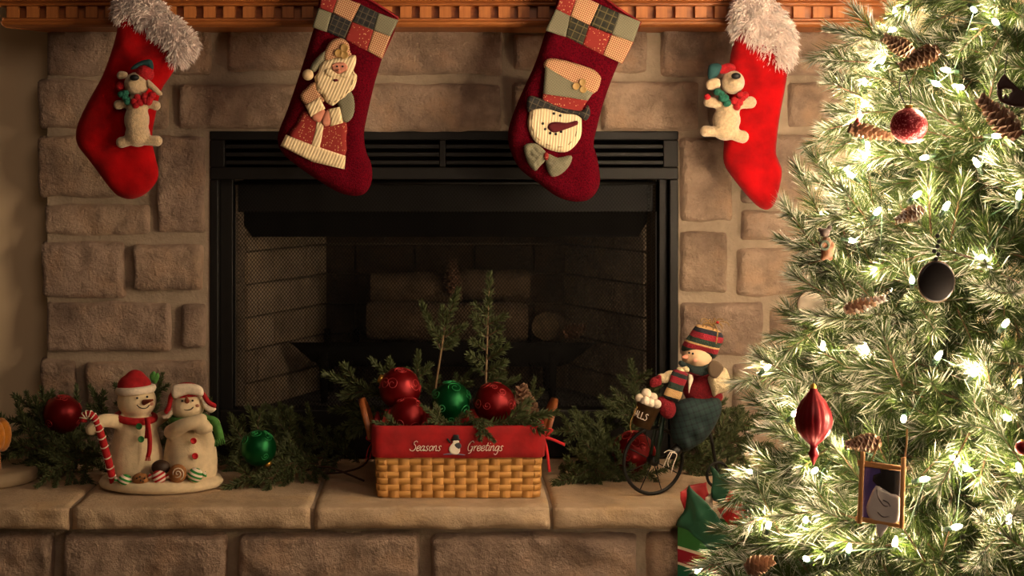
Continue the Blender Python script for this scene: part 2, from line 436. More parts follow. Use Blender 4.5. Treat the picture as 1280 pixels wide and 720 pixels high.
# ------------------------------------------------------------------ mantel
mz0 = P(0, 33.5, -.13).z; mx = .962
man = thing('mantel_shelf', 'oak mantel shelf with a dentil moulding above the fireplace', 'mantel', (0, -.07, mz0))
def rowz(y, Y=-.13): return P(0, y, Y).z
m = MB(); prof = [(-.0, mz0), (-.125, mz0), (-.135, mz0+.004), (-.138, rowz(28)), (-.134, rowz(26)), (-.134, rowz(23)), (0, rowz(23))]
def mold(m, prof, half):
    k = len(prof); vs = [(sx*(half+y_off), y, z) for sx in (-1, 1) for (y, z) in prof for y_off in [(-.13-y)*(-1)*.0+(-y-.13)*.6]]
    fs = [(i, i+1, k+i+1, k+i) for i in range(k-1)]+[tuple(range(k)), tuple(range(2*k-1, k-1, -1))]+[(k-1, 0, k, 2*k-1)]
    m.add(vs, fs)
mold(m, prof, mx); m.build('lower_moulding', M_oak, man, smooth=False, bevel=.0015)
MB().span(-mx, mx, -.118, 0, rowz(23), rowz(7.5)).build('dentil_backing', M_oak, man, smooth=False)
dm = MB().box((0, 0, 0), (S(14.2, -.13), .024, rowz(8)-rowz(22.5))).mesh('dentil', M_oakdent, smooth=False)
pitch = S(24.55, -.13)
for i in range(-23, 23):
    x = P(447.5-342+14*24.55*1, 0, -.13).x*0+P(507.5, 0, -.13).x+i*pitch
    if abs(x) < mx-.01: place('dentil', dm, Matrix.Translation((x, -.122, (rowz(8)+rowz(22.5))/2)), man)
m = MB(); mold(m, [(0, rowz(7.5)), (-.140, rowz(7.5)), (-.142, rowz(5)), (-.137, rowz(3.5)), (-.146, rowz(2)), (-.150, rowz(-4)), (-.160, rowz(-10)), (-.160, rowz(-14)), (0, rowz(-14))], mx+.01); m.build('upper_moulding', M_oak, man, smooth=False, bevel=.0015)
MB().span(-mx-.05, mx+.05, -.20, 0, rowz(-14), rowz(-14)+.035).build('shelf_board', M_oak, man, smooth=False, bevel=.004)

# ------------------------------------------------------------------ fireplace insert
FY = -.004
fp = thing('fireplace_insert', 'black steel fireplace insert with louvred hood and wire mesh curtain', 'fireplace', (0, .05, HZ))
def fx(x, Y=FY): return P(x, 0, Y).x
def fz(y, Y=FY): return P(0, y, Y).z
def pbox(m, x0, y0, x1, y1, Y0, Y1): return m.span(fx(x0), fx(x1), Y0, Y1, fz(y1), fz(y0))
m = MB()
pbox(m, 262, 164, 848, 175, FY, .03); pbox(m, 262, 209, 848, 224.5, FY, .03)
pbox(m, 262, 175, 281, 209, FY, .03); pbox(m, 549, 175, 557, 209, FY, .03); pbox(m, 829, 175, 848, 209, FY, .03)
m.build('louvre_panel', M_black, fp, smooth=False, bevel=.0025)
MB().span(fx(266), fx(844), .03, .035, fz(222), fz(168)).build('louvre_backing', M_darksteel, fp, smooth=False)
for a, b in ((281, 549), (557, 829)):
    for k in range(3):
        y = 181+k*10; m = MB(); pbox(m, a, y-.6, b, y+4.6, FY+.001, .014); m.build('louvre', M_black, fp, smooth=False, bevel=.0015)
for a, b in ((262, 273), (837, 848)): pbox(MB(), a, 224.5, b, 572, FY, .05).build('side_frame', M_black, fp, smooth=False, bevel=.0025)
for a, b in ((273, 289), (826, 837)): pbox(MB(), a, 224, b, 572, .022, .06).build('inner_jamb', M_black, fp, smooth=False, bevel=.002)
m = MB(); pbox(m, 273, 513, 837, 573, .004, .06); m.build('bottom_panel', M_black, fp, smooth=False, bevel=.003)
m = MB(); pbox(m, 289, 226, 826, 266, .056, .075); m.build('valance', M_black, fp, smooth=False, bevel=.002)
m = MB(); m.tube([(fx(289), .04, fz(229)), (fx(826), .04, fz(229))], .0035); m.build('curtain_rod', M_black, fp)
# sloping smoke hood inside, its ends cut at an angle
yh = .082
hp = [P(298, 272, yh), P(316, 296, yh), P(798, 296, yh), P(812, 272, yh)]
z_top = 1.06
MB().add([(hp[0].x, yh, z_top), hp[0], hp[1], hp[2], hp[3], (hp[3].x, yh, z_top), (hp[0].x, yh+.1, z_top), hp[0]+Vector((0, .1, .03)), hp[1]+Vector((0, .1, .03)), hp[2]+Vector((0, .1, .03)), hp[3]+Vector((0, .1, .03)), (hp[3].x, yh+.1, z_top)],
  [(0, 1, 2, 3, 4, 5), (11, 10, 9, 8, 7, 6)]+[(i, i+6, i+7, i+1) for i in range(5)]).build('smoke_hood', M_darksteel, fp, smooth=False)
# firebox shell and bricks
BXH, BXF, BY, BYF = .315, .472, .45, .075
bz0, bz1 = .515, 1.06
m = MB()
m.add([(-BXF-.03, BYF, bz0), (BXF+.03, BYF, bz0), (BXH+.03, BY+.03, bz0), (-BXH-.03, BY+.03, bz0)], [(0, 1, 2, 3)])
m.build('firebox_floor', mat('ash_floor', '2b241e', .95, var=.25, vscale=30, bump=.4, bscale=150), fp, smooth=False)
m = MB(); m.add([(-BXF-.03, BYF, bz1), (BXF+.03, BYF, bz1), (BXH+.03, BY+.03, bz1), (-BXH-.03, BY+.03, bz1)], [(3, 2, 1, 0)])
for sx in (-1, 1):
    m.add([(sx*(BXF+.012), BYF-.03, bz0), (sx*(BXH+.012), BY+.01, bz0), (sx*(BXH+.012), BY+.01, bz1), (sx*(BXF+.012), BYF-.03, bz1)], [(0, 1, 2, 3) if sx < 0 else (3, 2, 1, 0)])
m.add([(-BXH-.02, BY+.01, bz0), (BXH+.02, BY+.01, bz0), (BXH+.02, BY+.01, bz1), (-BXH-.02, BY+.01, bz1)], [(0, 1, 2, 3)])
m.build('firebox_shell', mat('dark_mortar', '6a5c4c', .95, var=.2, vscale=20, bump=.4, bscale=120), fp, smooth=False)
bl, bh = .154, .077
def brickmesh(L, mt):
    return MB().box((0, 0, 0), (L-.006, .02, bh-.006)).mesh('brick', mt, smooth=False)
zrow = P(0, 305, BY).z
def brick_wall(p0, p1, flip, mt):
    p0, p1 = Vector(p0), Vector(p1); L = (p1-p0).length; d = (p1-p0).normalized(); ang = math.atan2(d.y, d.x)
    z = zrow-bh*8; r = 0; cache = {}
    while z < bz1-.02:
        if z+bh > bz0+.01:
            s = -(bl/2 if r % 2 else 0)+flip
            while s > 0: s -= bl
            while s < L:
                a, b = max(s, 0), min(s+bl, L)
                if b-a > .02:
                    key = round(b-a, 3)
                    if key not in cache: cache[key] = brickmesh(b-a, mt)
                    c = p0+d*((a+b)/2); place('brick', cache[key], Matrix.Translation((c.x, c.y, z+bh/2)) @ Matrix.Rotation(ang, 4, 'Z'), fp)
                s += bl
        z += bh; r += 1
brick_wall((-BXH, BY), (BXH, BY), .158, M_shadebrick); brick_wall((-BXF, BYF+.01), (-BXH, BY), .05, M_brick); brick_wall((BXH, BY), (BXF, BYF+.01), .1, M_brick)
# wire mesh curtain: crossed wires, gathered at both ends
def mesh_curtain():
    m = MB(); x0, x1 = fx(297, .04), fx(808, .04); z0, z1 = fz(511, .04), fz(229, .04); p = .0078; wv = .0011
    slope = 1.25
    for sgn in (1, -1):
        span = (x1-x0)+(z1-z0)/slope; n = int(span/p)
        for i in range(n):
            # wire x = xs + sgn*(z-z0)/slope
            xs = x0+i*p-(0 if sgn < 0 else (z1-z0)/slope)
            za, zb = z0, z1; xa, xb = xs, xs+sgn*(z1-z0)/slope
            def clip(xa, za, xb, zb):
                if xa > xb: xa, za, xb, zb = xb, zb, xa, za
                if xb <= x0 or xa >= x1: return None
                if xa < x0: t = (x0-xa)/(xb-xa); za += (zb-za)*t; xa = x0
                if xb > x1: t = (x1-xa)/(xb-xa); zb = za+(zb-za)*t; xb = x1
                return xa, za, xb, zb
            r = clip(xa, za, xb, zb)
            if not r or math.hypot(r[2]-r[0], r[3]-r[1]) < .004: continue
            k = max(2, int((r[2]-r[0])/.012)+1); pts = []
            for j in range(k+1):
                t = j/k; x = r[0]+(r[2]-r[0])*t; pts.append((x, .040+.001*math.sin(x*75)+sgn*.0004, r[1]+(r[3]-r[1])*t))
            m.tube(pts, wv*.62, 3)
    return m
mesh_curtain().build('mesh_curtain', M_wire, fp, smooth=False, kind='stuff')
m = MB()
for xa, xb in ((290, 298), (808, 821)):     # gathered folds of the curtain
    m = MB()
    a, b = fx(xa, .035), fx(xb, .035); z0, z1 = fz(511, .04), fz(229, .04); nf = 40
    for k in range(62):
        zz = z0+(z1-z0)*k/62
        for sg in (1, -1):
            pts = [(a+(b-a)*j/8, .035+.012*math.sin(j*1.57), zz+sg*(j % 2)*.0042) for j in range(9)]
            m.tube(pts, .0007, 3)
    m.build('mesh_gather', M_wire, fp, smooth=False, kind='stuff')

# grate, logs
M_log = stone_mat('gas_log', '594632', '4e3c2a', '241b13', '604c34')
M_iron = mat('cast_iron', '080706', .85, 0., var=.1, spec=.15)
gr = thing('fire_grate', 'black cast iron fire grate under the logs', 'grate', (0, .25, bz0))
gy = .2
a, b = P(362, 429, gy), P(746, 429, gy)
m = MB().puff([(362, 428), (746, 428), (735, 436), (715, 452), (700, 458), (420, 458), (390, 452), (372, 436)], gy, .006, .004, smooth=0, back=1.)
m.build('front_bar', M_iron, gr)
for i in range(9):
    x = P(400+i*38, 0, gy).x; MB().tube([(x, gy-.01, a.z-.045), (x, gy+.08, a.z-.05), (x, gy+.2, a.z-.04), (x, gy+.22, a.z+.01)], .008, 6).build('grate_bar', M_iron, gr)
for x in (405, 690):
    for yy in (gy, gy+.18):
        q = P(x, 0, gy).x; MB().tube([(q, yy, a.z-.02), (q, yy, bz0+.001)], [.013, .008], 6).build('leg', M_iron, gr)
def log(name, p, q, r, label, seed):
    p, q = Vector(p), Vector(q); n = 22; vs = []; fs = []; R = frame_of(q-p); k = 18; o = Vector((seed*4, 1, seed))
    for i in range(n+1):
        c = p.lerp(q, i/n)+R @ Vector((0, .005*noise.noise(o+Vector((i*.3, 0, 0))), .005*noise.noise(o+Vector((0, i*.3, 5)))))
        for j in range(k):
            t = 2*PI*j/k; rr = r*(1+.10*noise.noise(o+Vector((math.cos(t)*2.5, math.sin(t)*2.5, i*.25)))+.05*noise.noise(o+Vector((math.cos(t)*9, math.sin(t)*9, i*.5))))
            if i in (0, n): rr *= .93
            vs.append(c+R @ Vector((0, math.cos(t)*rr, math.sin(t)*rr)))
    for i in range(n):
        for j in range(k): fs.append((i*k+j, i*k+(j+1) % k, (i+1)*k+(j+1) % k, (i+1)*k+j))
    root = thing(name, label, 'log', (p+q)/2-Vector((0, 0, r)), 'logs on the fire grate')
    MB().add(vs, fs).build('bark', M_log, root)
    for e, f in ((vs[:k], tuple(range(k))[::-1]), (vs[-k:], tuple(range(k)))): MB().add(e, [f]).build('cut_end', mat('log_end', '6a563c', .9, var=.3, vscale=60), root)
ly = .25
log('fire_log', P(459, 401, ly), P(659, 402, ly), S(24, ly), 'thick pale log lying lowest on the grate', 1)
log('fire_log', P(464, 359, ly+.02), P(578, 360, ly+.02), S(19, ly), 'short upper log beside the large cone', 2)
log('fire_log', P(574, 356, ly+.03), P(660, 356, ly+.05), S(19, ly), 'upper log with a split end resting on the thick log', 3)
log('fire_log', P(682, 408, ly+.07), P(692, 409, ly+.15), S(19, ly), 'stubby log end turned towards the back of the firebox', 4)

# ------------------------------------------------------------------ needles, cones, baubles: shared builders
def vlerp(a, b, t): return tuple(a[i]+(b[i]-a[i])*t for i in range(3))
def needles(m, twigs, dens, L, wid, ang, g0, g1, frost=0., flatten=1., stemcol=(.10, .055, .03), stem_r=.0022):
    """twigs: (p0, p1, scale). One thin blade per needle, all round the twig, leaning towards its tip."""
    for p0, p1, k in twigs:
        p0, p1 = np.array(p0, float), np.array(p1, float); d = p1-p0; ln = np.linalg.norm(d); ax = d/ln
        n = max(6, int(ln*dens*k))
        up = np.array([0, 0, 1.]) if abs(ax[2]) < .9 else np.array([0, 1., 0])
        e1 = np.cross(up, ax); e1 /= np.linalg.norm(e1); e2 = np.cross(ax, e1)
        t = rng.random(n)**.85; ph = rng.random(n)*2*PI
        rad = np.cos(ph)[:, None]*e1+np.sin(ph)[:, None]*e2*flatten
        a = ang*(rng.normal(1, .22, n))*(1-.55*t**3)
        dr = ax*np.cos(a)[:, None]+rad*np.sin(a)[:, None]
        le = L*rng.uniform(.7, 1.15, n)*(1-.25*t**4)
        base = p0+d*t[:, None]; tip = base+dr*le[:, None]
        sd = np.cross(dr, rng.normal(size=(n, 3))); sd /= np.linalg.norm(sd, axis=1)[:, None]+1e-9
        w_ = wid*rng.uniform(.7, 1.2, n)[:, None]
        fr = (rng.random(n) < frost*(.25+1.1*t))
        q = rng.random(n)
        vs = []; fs = []; cs = []
        mid = base+dr*(le*.55)[:, None]
        for i in range(n):
            o = len(vs); gcol = vlerp(g0, g1, q[i]); tipc = (.46, .435, .38) if fr[i] else vlerp(gcol, g1, .5)
            wf = 1.7 if fr[i] else 1.
            vs += [base[i]-sd[i]*w_[i]*.3, base[i]+sd[i]*w_[i]*.3, mid[i]+sd[i]*w_[i]*.5*wf, tip[i], mid[i]-sd[i]*w_[i]*.5*wf]
            mc = vlerp(gcol, tipc, .45 if fr[i] else .2); cs += [gcol, gcol, mc, tipc, mc]
            fs += [(o, o+1, o+2, o+3, o+4)]
        m.add([tuple(v) for v in vs], fs, 0, cs)
        m.tube([tuple(p0), tuple((p0+p1)/2), tuple(p0+d*.97)], [stem_r*k, stem_r*k*.85, stem_r*.4], 5, col=stemcol)
M_tree = vcol_mat('tree_needles', .5, .3)
M_fir = vcol_mat('fir_needles', .6, .15)
M_cone = vcol_mat('cone_scales', .75)
def pine_branch(seed, L=.34, frost=.16):
    random.seed(seed); m = MB()
    tw = [((0, 0, 0), (L, 0, random.uniform(.0, .05)), 1.)]
    for i, t in enumerate((.22, .3, .42, .5, .62, .7, .82)):
        s_ = 1 if i % 2 else -1; l = random.uniform(.10, .16)*(1-.3*t); az = s_*random.uniform(.5, .95); el = random.uniform(-.45, .6)
        b = Vector((L*t, 0, .04*t)); d = Vector((math.cos(az)*math.cos(el), math.sin(az)*math.cos(el), math.sin(el)))
        tw.append((tuple(b), tuple(b+d*l), .95))
    needles(m, tw, 2100, .044, .0012, .75, (.010, .023, .003), (.040, .068, .007), frost=frost)
    return m.mesh('branch', M_tree, smooth=False)
def fir_branch(seed, kind):
    random.seed(seed); m = MB(); tw = []
    if kind == 'spray':
        L = .2; pts = [Vector((L*i/4, .010*math.sin(i*1.3+seed), .06*L*math.sin(i*.8))) for i in range(5)]
        for a, b in zip(pts, pts[1:]): tw.append((tuple(a), tuple(b), 1.))
        for i in range(7):
            t = .12+.72*i/7; k = min(3, int(t*4)); b = pts[k].lerp(pts[k+1], t*4-k); s_ = 1 if i % 2 else -1
            az = s_*random.uniform(.65, .95); l = random.uniform(.075, .10)*(1.15-.75*t); el = random.uniform(-.35, .35)
            d = Vector((math.cos(az)*math.cos(el), math.sin(az)*math.cos(el), math.sin(el))); tw.append((tuple(b), tuple(b+d*l), .9))
            if l > .06:
                az2 = az+random.choice((.8, -.8)); d2 = Vector((math.cos(az2), math.sin(az2), el)); tw.append((tuple(b+d*l*.45), tuple(b+d*l*.45+d2*l*.5), .9))
    elif kind == 'tip':
        L = .11; tw = [((0, 0, 0), (L, 0, 0), 1.)]
        for t, s_ in ((.3, 1), (.42, -1)):
            az = s_*random.uniform(.55, .8); l = .045; b = Vector((L*t, 0, 0)); tw.append((tuple(b), tuple(b+Vector((math.cos(az), math.sin(az), .1))*l), .9))
    elif kind == 'fork':           # bare stem below, several upright twigs above
        L = .27; m.tube([(0, 0, 0), (L*.62, 0, 0)], .0026, 5, col=(.20, .13, .06)); tw = [((L*.66, 0, 0), (L*.97, -.014, .0), 1.)]
        for t, az, l in ((.50, .55, .105), (.50, -.75, .035), (.54, -1.0, .03), (.58, .9, .035), (.6, -.9, .05), (.64, .2, .05)):
            b = Vector((L*t, 0, 0)); tw.append((tuple(b), tuple(b+Vector((math.cos(az), math.sin(az), random.uniform(-.2, .2)))*l), .95))
    elif kind == 'spire':
        L = .28; m.tube([(0, 0, 0), (L*.9, 0, 0)], [.0030, .0015], 5, col=(.26, .17, .09)); tw = [((L*.68, 0, 0), (L, 0, 0), .9)]
        for t in (.26, .34, .43, .52, .6, .68):
            for s_ in (1, -1):
                az = s_*random.uniform(.8, 1.1); l = random.uniform(.030, .048)*(1.4-t*.9); b = Vector((L*(t+.03*s_), 0, 0))
                tw.append((tuple(b), tuple(b+Vector((math.cos(az), math.sin(az), random.uniform(-.3, .3)))*l), 1.))
    needles(m, tw, 3000, .0175, .0026, .95, (.036, .050, .016), (.105, .125, .046), flatten=.8, stem_r=.002)
    return L, m.mesh('fir_branch', M_fir, smooth=False)
def cone_mesh(L, R, c0=(.16, .075, .04), c1=(.42, .27, .17), n=64, opened=1., frost=False):
    """pine cone along +X: overlapping woody scales set in a spiral"""
    m = MB(); m.tube([(0, 0, 0), (L*.5, 0, 0), (L*.96, 0, 0)], [R*.5, R*.55, R*.1], 8, col=c0)
    for i in range(n):
        t = (i+.5)/n; ph = i*2.39996; r = R*math.sin(PI*min(1, (.12+.88*t)**.8))**.6*(1-.25*t)
        sl = R*.75*(1-.35*t); sw = R*.42*(1-.3*t)
        rad = Vector((0, math.cos(ph), math.sin(ph))); tan = Vector((0, -math.sin(ph), math.cos(ph)))
        out = (rad*(.95*opened)+Vector((.45+.5*t, 0, 0))).normalized(); nrm = out.cross(tan)
        b = Vector((L*t*.95, 0, 0))+rad*max(r-sl*.8, R*.1)
        e = c1 if not frost or random.random() < .4 else (.8, .77, .72)
        vs = [b-tan*sw*.35, b+tan*sw*.35, b+out*sl*.7+tan*sw, b+out*sl+nrm*sl*.12, b+out*sl*.7-tan*sw, b+out*sl*.72+nrm*sl*.22]
        m.add(vs, [(0, 1, 5), (1, 2, 5), (2, 3, 5), (3, 4, 5), (4, 0, 5), (4, 3, 2, 1, 0)], 0, [c0, c0, vlerp(c0, e, .7), e, vlerp(c0, e, .7), vlerp(c0, e, .35)])
    return m.mesh('pine_cone', M_cone, smooth=False)
def pine_cone(a, b, R, label, group=None, frost=False, c1=(.42, .27, .17)):
    L = (Vector(b)-Vector(a)).length; k = .1/L
    me = cone_mesh(L, R, frost=frost, c1=c1)
    return place('pine_cone', me, seg_matrix(a, b, L), None, label, 'pine cone', group)
M_gold = shiny('gold_cap', 'c79a4a', .35, metal=.9)
M_thread = mat('dark_thread', '16130f', .8, var=0)
def bauble(name, c, R, mt, label, scroll=None, tilt=None, cap=True, squash=1., sd=1, group=None):
    """glass ball with a crimped metal cap and applied glitter scrolls"""
    c = Vector(c); root = thing(name, label, 'ornament', c-Vector((0, 0, R)), group)
    rot = tilt if tilt is not None else Matrix.Identity(3)
    MB().ell(c, (R, R, R*squash), rot, 36, 22).build('glass_ball', mt, root)
    if cap:
        MB().lathe([(R*.2, R*squash*.96), (R*.22, R*squash*1.0), (R*.2, R*squash*1.14), (R*.07, R*squash*1.16)], c, 14, rot).build('cap', M_gold, root)
    if scroll:
        random.seed(sd)
        for k in range(16):
            th = random.uniform(-.2, 2.1); ph = -PI/2+(k-6)*.46+random.uniform(-.1, .1); r0 = random.uniform(.2, .38); h = random.choice((1, -1)); pts = []
            base = Vector((math.cos(ph)*math.sin(th+.3), math.sin(ph)*math.sin(th+.3), math.cos(th+.3)))
            e1 = base.cross(Vector((0, 0, 1))).normalized(); e2 = base.cross(e1)
            for j in range(26):
                t = j/25; a = h*t*9; rr = r0*(1-t*.8)
                pts.append(c+(base+e1*rr*math.cos(a)+e2*rr*math.sin(a)).normalized()*R*1.006)
            MB().tube(pts, R*.02, 4).build('glitter_scroll', scroll, root)
    return root

# ------------------------------------------------------------------ the tree
TX, TY = .93, -1.0
def TR(z): return max(.03, .27*(2.45-z)-.048)
def tpt(x, y, out=0.):
    """where the sight line through pixel x, y meets the tree's outer shell"""
    best = None
    for i in range(900):
        d = 1.2+i*.0022; p = P(x, y, CAMY+d); g = math.hypot(p.x-TX, p.y-TY)-TR(p.z)-out
        if g < 0: return p
        if best is None or g < best[0]: best = (g, p)
    return best[1]
tree = thing('christmas_tree', 'tall green artificial Christmas tree with frosted needle tips', 'Christmas tree', (TX, TY, 0))
m = MB().tube([(TX, TY, .02), (TX, TY, 1.2), (TX, TY, 2.4)], [.03, .022, .008], 10); m.build('trunk', mat('trunk_brown', '3a2a1a', .9), tree)
for k in range(3):
    a = k*2.094+.4; MB().tube([(TX, TY, .12), (TX+.2*math.cos(a), TY+.2*math.sin(a), .06), (TX+.33*math.cos(a), TY+.33*math.sin(a), .008)], .009, 6).build('stand_foot', M_black, tree)
BR = [pine_branch(s) for s in (11, 12, 13, 14, 15, 16)]; BRF = [pine_branch(s, frost=.36) for s in (17, 18, 19)]
random.seed(5)
def add_branch(tip, az, el, L, kinds=None):
    d = Vector((math.cos(az)*math.cos(el), math.sin(az)*math.cos(el), math.sin(el))); tip = Vector(tip)
    place('branch', random.choice(kinds or BR), seg_matrix(tip-d*L, tip, .34, random.uniform(0, 6.28)), tree)
z = .22; lay = 0
while z < 2.36:
    R = TR(z); n = max(5, int(2*PI*R/.145))
    for k in range(n):
        az = 2*PI*(k+.5*(lay % 2))/n+random.uniform(-.12, .12)
        el = random.uniform(.05, .5); r = R*random.uniform(.88, 1.06); zz = z+random.uniform(-.03, .03)
        if math.sin(az) > .5 and zz < .5: r *= .85
        L = min(.36, r+.06)*random.uniform(.8, 1.); add_branch((TX+r*math.cos(az), TY+r*math.sin(az), zz), az+random.uniform(-.25, .25), el, L)
    z += .088; lay += 1
for x, y in ((1060, 420), (1230, 340), (1010, 630), (1250, 480), (1270, 190), (1220, 640), (1040, 240)):   # frosted clumps facing the room
    p = tpt(x, y, .01); add_branch(p, math.atan2(p.y-TY, p.x-TX)+random.uniform(-.5, .2), random.uniform(.1, .5), .22, BRF)
# the long frosted boughs whose tips stand out against the stonework
for x, y, tx, ty in ((1048, 20, 1, -.15), (1047, 56, 1, .1), (1046, 125, 1, .3), (1044, 92, 1, -.1), (1028, 178, 1, .1), (1003, 232, 1, .55), (973, 300, 1, -.1), (1000, 330, 1, .2), (1010, 400, 1, .1),
                     (946, 462, 1, .35), (948, 540, 1, .2), (922, 588, 1, .1), (928, 648, 1, .2), (893, 692, 1, .3), (915, 700, 1, -.1), (985, 262, 1, .3), (1040, 140, 1, .2), (965, 500, 1, .1)):
    p = tpt(x, y); az = math.atan2(p.y-TY, p.x-TX)+random.uniform(-.1, .25); add_branch(p, az, -ty*.6+.25 if ty < 0 else ty*.8, .3, BRF)
# string of lights: tiny glowing bulbs in green sockets on a thin wire
lights = thing('light_string', 'string of warm white mini lights wound through the tree', 'string lights', (TX, TY, .1))
BP = [(1247, 30), (1166, 103), (1188, 88), (1068, 222), (1142, 247), (1223, 208), (1273, 250), (1034, 272), (1140, 353), (1029, 438), (955, 463), (1170, 449), (1204, 585), (1199, 578),
      (1016, 590), (1007, 652), (1118, 684), (1100, 80), (1254, 408), (868, 716), (1094, 268), (1198, 108), (1060, 300), (1240, 170), (1085, 440), (1160, 196), (1180, 262), (990, 520), (1060, 560), (940, 590), (1255, 520), (1215, 470), (1190, 660), (1060, 690), (1260, 655), (960, 660), (1120, 20), (1215, 10), (1130, 520), (1225, 320), (1090, 345), (1275, 590), (1010, 700), (1150, 600)]
bp = [tpt(x, y, -.03) for x, y in BP]
for k in range(60):      # the rest of the string, round the sides and back
    zz = .4+1.5*((k*.618) % 1); a = k*2.399; r = TR(zz)*.92
    if math.sin(a) < -.2 and zz < 1.5: a = -a
    bp.append(Vector((TX+r*math.cos(a), TY+r*math.sin(a), zz)))
M_bulb = emis('lit_bulb', BULB_COL, BULB_POWER)
M_sock = mat('green_socket', '16331c', .6, var=0)
bm_ = MB().lathe([(.0018, 0), (.0031, .003), (.0033, .007), (.0022, .012), (.0005, .0145)], (0, 0, 0), 8).mesh('bulb', M_bulb)
sm_ = MB().lathe([(.003, -.012), (.0036, -.004), (.0034, .001)], (0, 0, 0), 6).mesh('socket', M_sock)
random.seed(3)
for p in bp:
    d = Vector((random.uniform(-.8, .8), random.uniform(-1, .2), random.uniform(-.2, 1))).normalized()
    R4 = Matrix.Translation(p) @ d.to_track_quat('Z', 'Y').to_matrix().to_4x4()
    place('bulb', bm_, R4, lights); place('socket', sm_, R4, lights)
order = sorted(bp, key=lambda p: (round(p.z/.16), math.atan2(p.y-TY, p.x-TX)))
wp = []
for a, b in zip(order, order[1:]):
    k = max(1, int((b-a).length/.06))
    for j in range(k):
        q = a.lerp(b, j/k); r = math.hypot(q.x-TX, q.y-TY); g = min(1, (.66+.1*math.sin(j*2.1+len(wp)))*TR(q.z)/max(r, .01)); wp.append(Vector((TX+(q.x-TX)*g, TY+(q.y-TY)*g, q.z)) if j else a-(a-Vector((TX, TY, a.z)))*.04)
MB().tube(wp, .0009, 4).build('wire', M_sock, lights)

# ------------------------------------------------------------------ stockings
M_felt = mat('red_plush', 'b40006', .9, var=.22, vscale=18, bump=.25, bscale=260, sheen=.05, vcol='820004', spec=.15)
M_knit = mat('burgundy_knit', '6e0318', .95, var=.2, vscale=300, bump=.9, bscale=420, dist=.004, vcol='42020e', spec=.08)
M_fur = mat('white_fur', 'f6e6df', .8, var=.0, sheen=.5)
M_furbase = mat('fur_base', 'f0dcd4', .9, var=.1, bump=.5, bscale=150, dist=.006)
M_dog = mat('cream_plush', 'd9bd96', .95, var=.14, vscale=160, bump=.8, bscale=380, sheen=.5, dist=.004)
M_nose = mat('black_felt', '0d0c0c', .5, var=0)
M_rknit = mat('red_knit', 'c21420', .9, var=.2, vscale=200, bump=.8, bscale=350, dist=.004)
M_gknit = mat('teal_green_knit', '1d6a55', .9, var=.2, vscale=200, bump=.8, bscale=350, dist=.004)
M_dteal = mat('dark_teal_felt', '1e4a4c', .9, var=.15, bump=.4, bscale=300)
SA = math.radians(-24)
M_gtan = plaid('tan_gingham', 'd8b084', '7c2f28', .0042, SA, .45)
M_ggreen = plaid('green_gingham', '98937a', '474536', .0030, SA, .5)
M_dplaid = plaid('dark_plaid', '2c2a2a', '17181c', .016, SA, .5, '8a7a5c', .0125)
M_dplaid2 = plaid('olive_plaid', '33301f', '1b1b18', .018, SA, .5, '9a8a58', .0155)
M_rdot = dots('red_dotted_cotton', '8c2420', 'd0a070', 190, .22)
M_crib = rib('cream_rib', 'ecd7ae', 'cdb186', .0065, SA)
M_crib2 = rib('cream_corduroy', 'efdcb6', 'd3b98e', .006, math.radians(-5))
M_pink = mat('pink_felt', 'd98f76', .9, var=.1)
M_btn = mat('tan_button', 'b08c50', .45, var=.1)
M_stitch = mat('pale_stitching', 'd8c6a8', .9, var=0)
M_maroon = mat('maroon_felt', '5a0d18', .95, var=.1)

def fur_on(m_src, count, L, parent, down=.35, name='fur'):
    """long pile growing out of a surface"""
    V = np.array(m_src.v); T = []
    for f in m_src.f:
        for i in range(1, len(f)-1): T.append((f[0], f[i], f[i+1]))
    T = np.array(T); a, b, c = V[T[:, 0]], V[T[:, 1]], V[T[:, 2]]
    nr = np.cross(b-a, c-a); ar = np.linalg.norm(nr, axis=1); nr = nr/(ar[:, None]+1e-12)
    idx = rng.choice(len(T), count, p=ar/ar.sum()); r1 = np.sqrt(rng.random(count)); r2 = rng.random(count)
    p = a[idx]*(1-r1)[:, None]+b[idx]*(r1*(1-r2))[:, None]+c[idx]*(r1*r2)[:, None]; n = nr[idx]
    clump = np.array([noise.noise_vector(Vector(q)*55) for q in p])
    d = n*.65+rng.normal(0, .3, (count, 3))+clump*1.1+np.array([0, 0, -down]); d /= np.linalg.norm(d, axis=1)[:, None]
    le = L*rng.uniform(.5, 1.2, count)[:, None]; s_ = np.cross(d, rng.normal(size=(count, 3))); s_ /= np.linalg.norm(s_, axis=1)[:, None]
    wd = .0011; mid = p+d*le*.6+n*.002; tip = p+d*le+np.array([0, 0, -.25])*le
    m = MB(); vs = np.stack([p-s_*wd, p+s_*wd, mid+s_*wd*.8, tip, mid-s_*wd*.8], 1).reshape(-1, 3)
    m.add(vs.tolist(), [(i*5, i*5+1, i*5+2, i*5+3, i*5+4) for i in range(count)])
    return m.build(name, M_fur, parent, kind='stuff')
SY = -.205
def stocking(label, outline, mt, T, hang, wr=.006, fn=None):
    top = min(outline, key=lambda q: q[1]); base = P(hang[0], max(q[1] for q in outline), SY)
    root = thing('christmas_stocking', label, 'stocking', base)
    MB().puff(outline, SY, T, .028, wrinkle=wr, back=.6, smooth=4, fn=fn, res=.0065).build('stocking_body', mt, root)
    h = P(hang[0], hang[1], SY+.015)
    MB().ribbon([h+Vector((0, .012, -.01)), h+Vector((0, .012, .05)), h+Vector((.004, .02, .075)), h+Vector((.008, .028, .05)), h+Vector((.01, .02, -.01))], .008, .0015, wdir=(1, 0, 0)).build('hanging_loop', mt, root)
    return root
def ap(parent, name, pts, Y, mt, T=.004, r=.006, smooth=3, **kw):
    return MB().puff(pts, Y, T, r, smooth=smooth, back=.6, **kw).build(name, mt, parent)
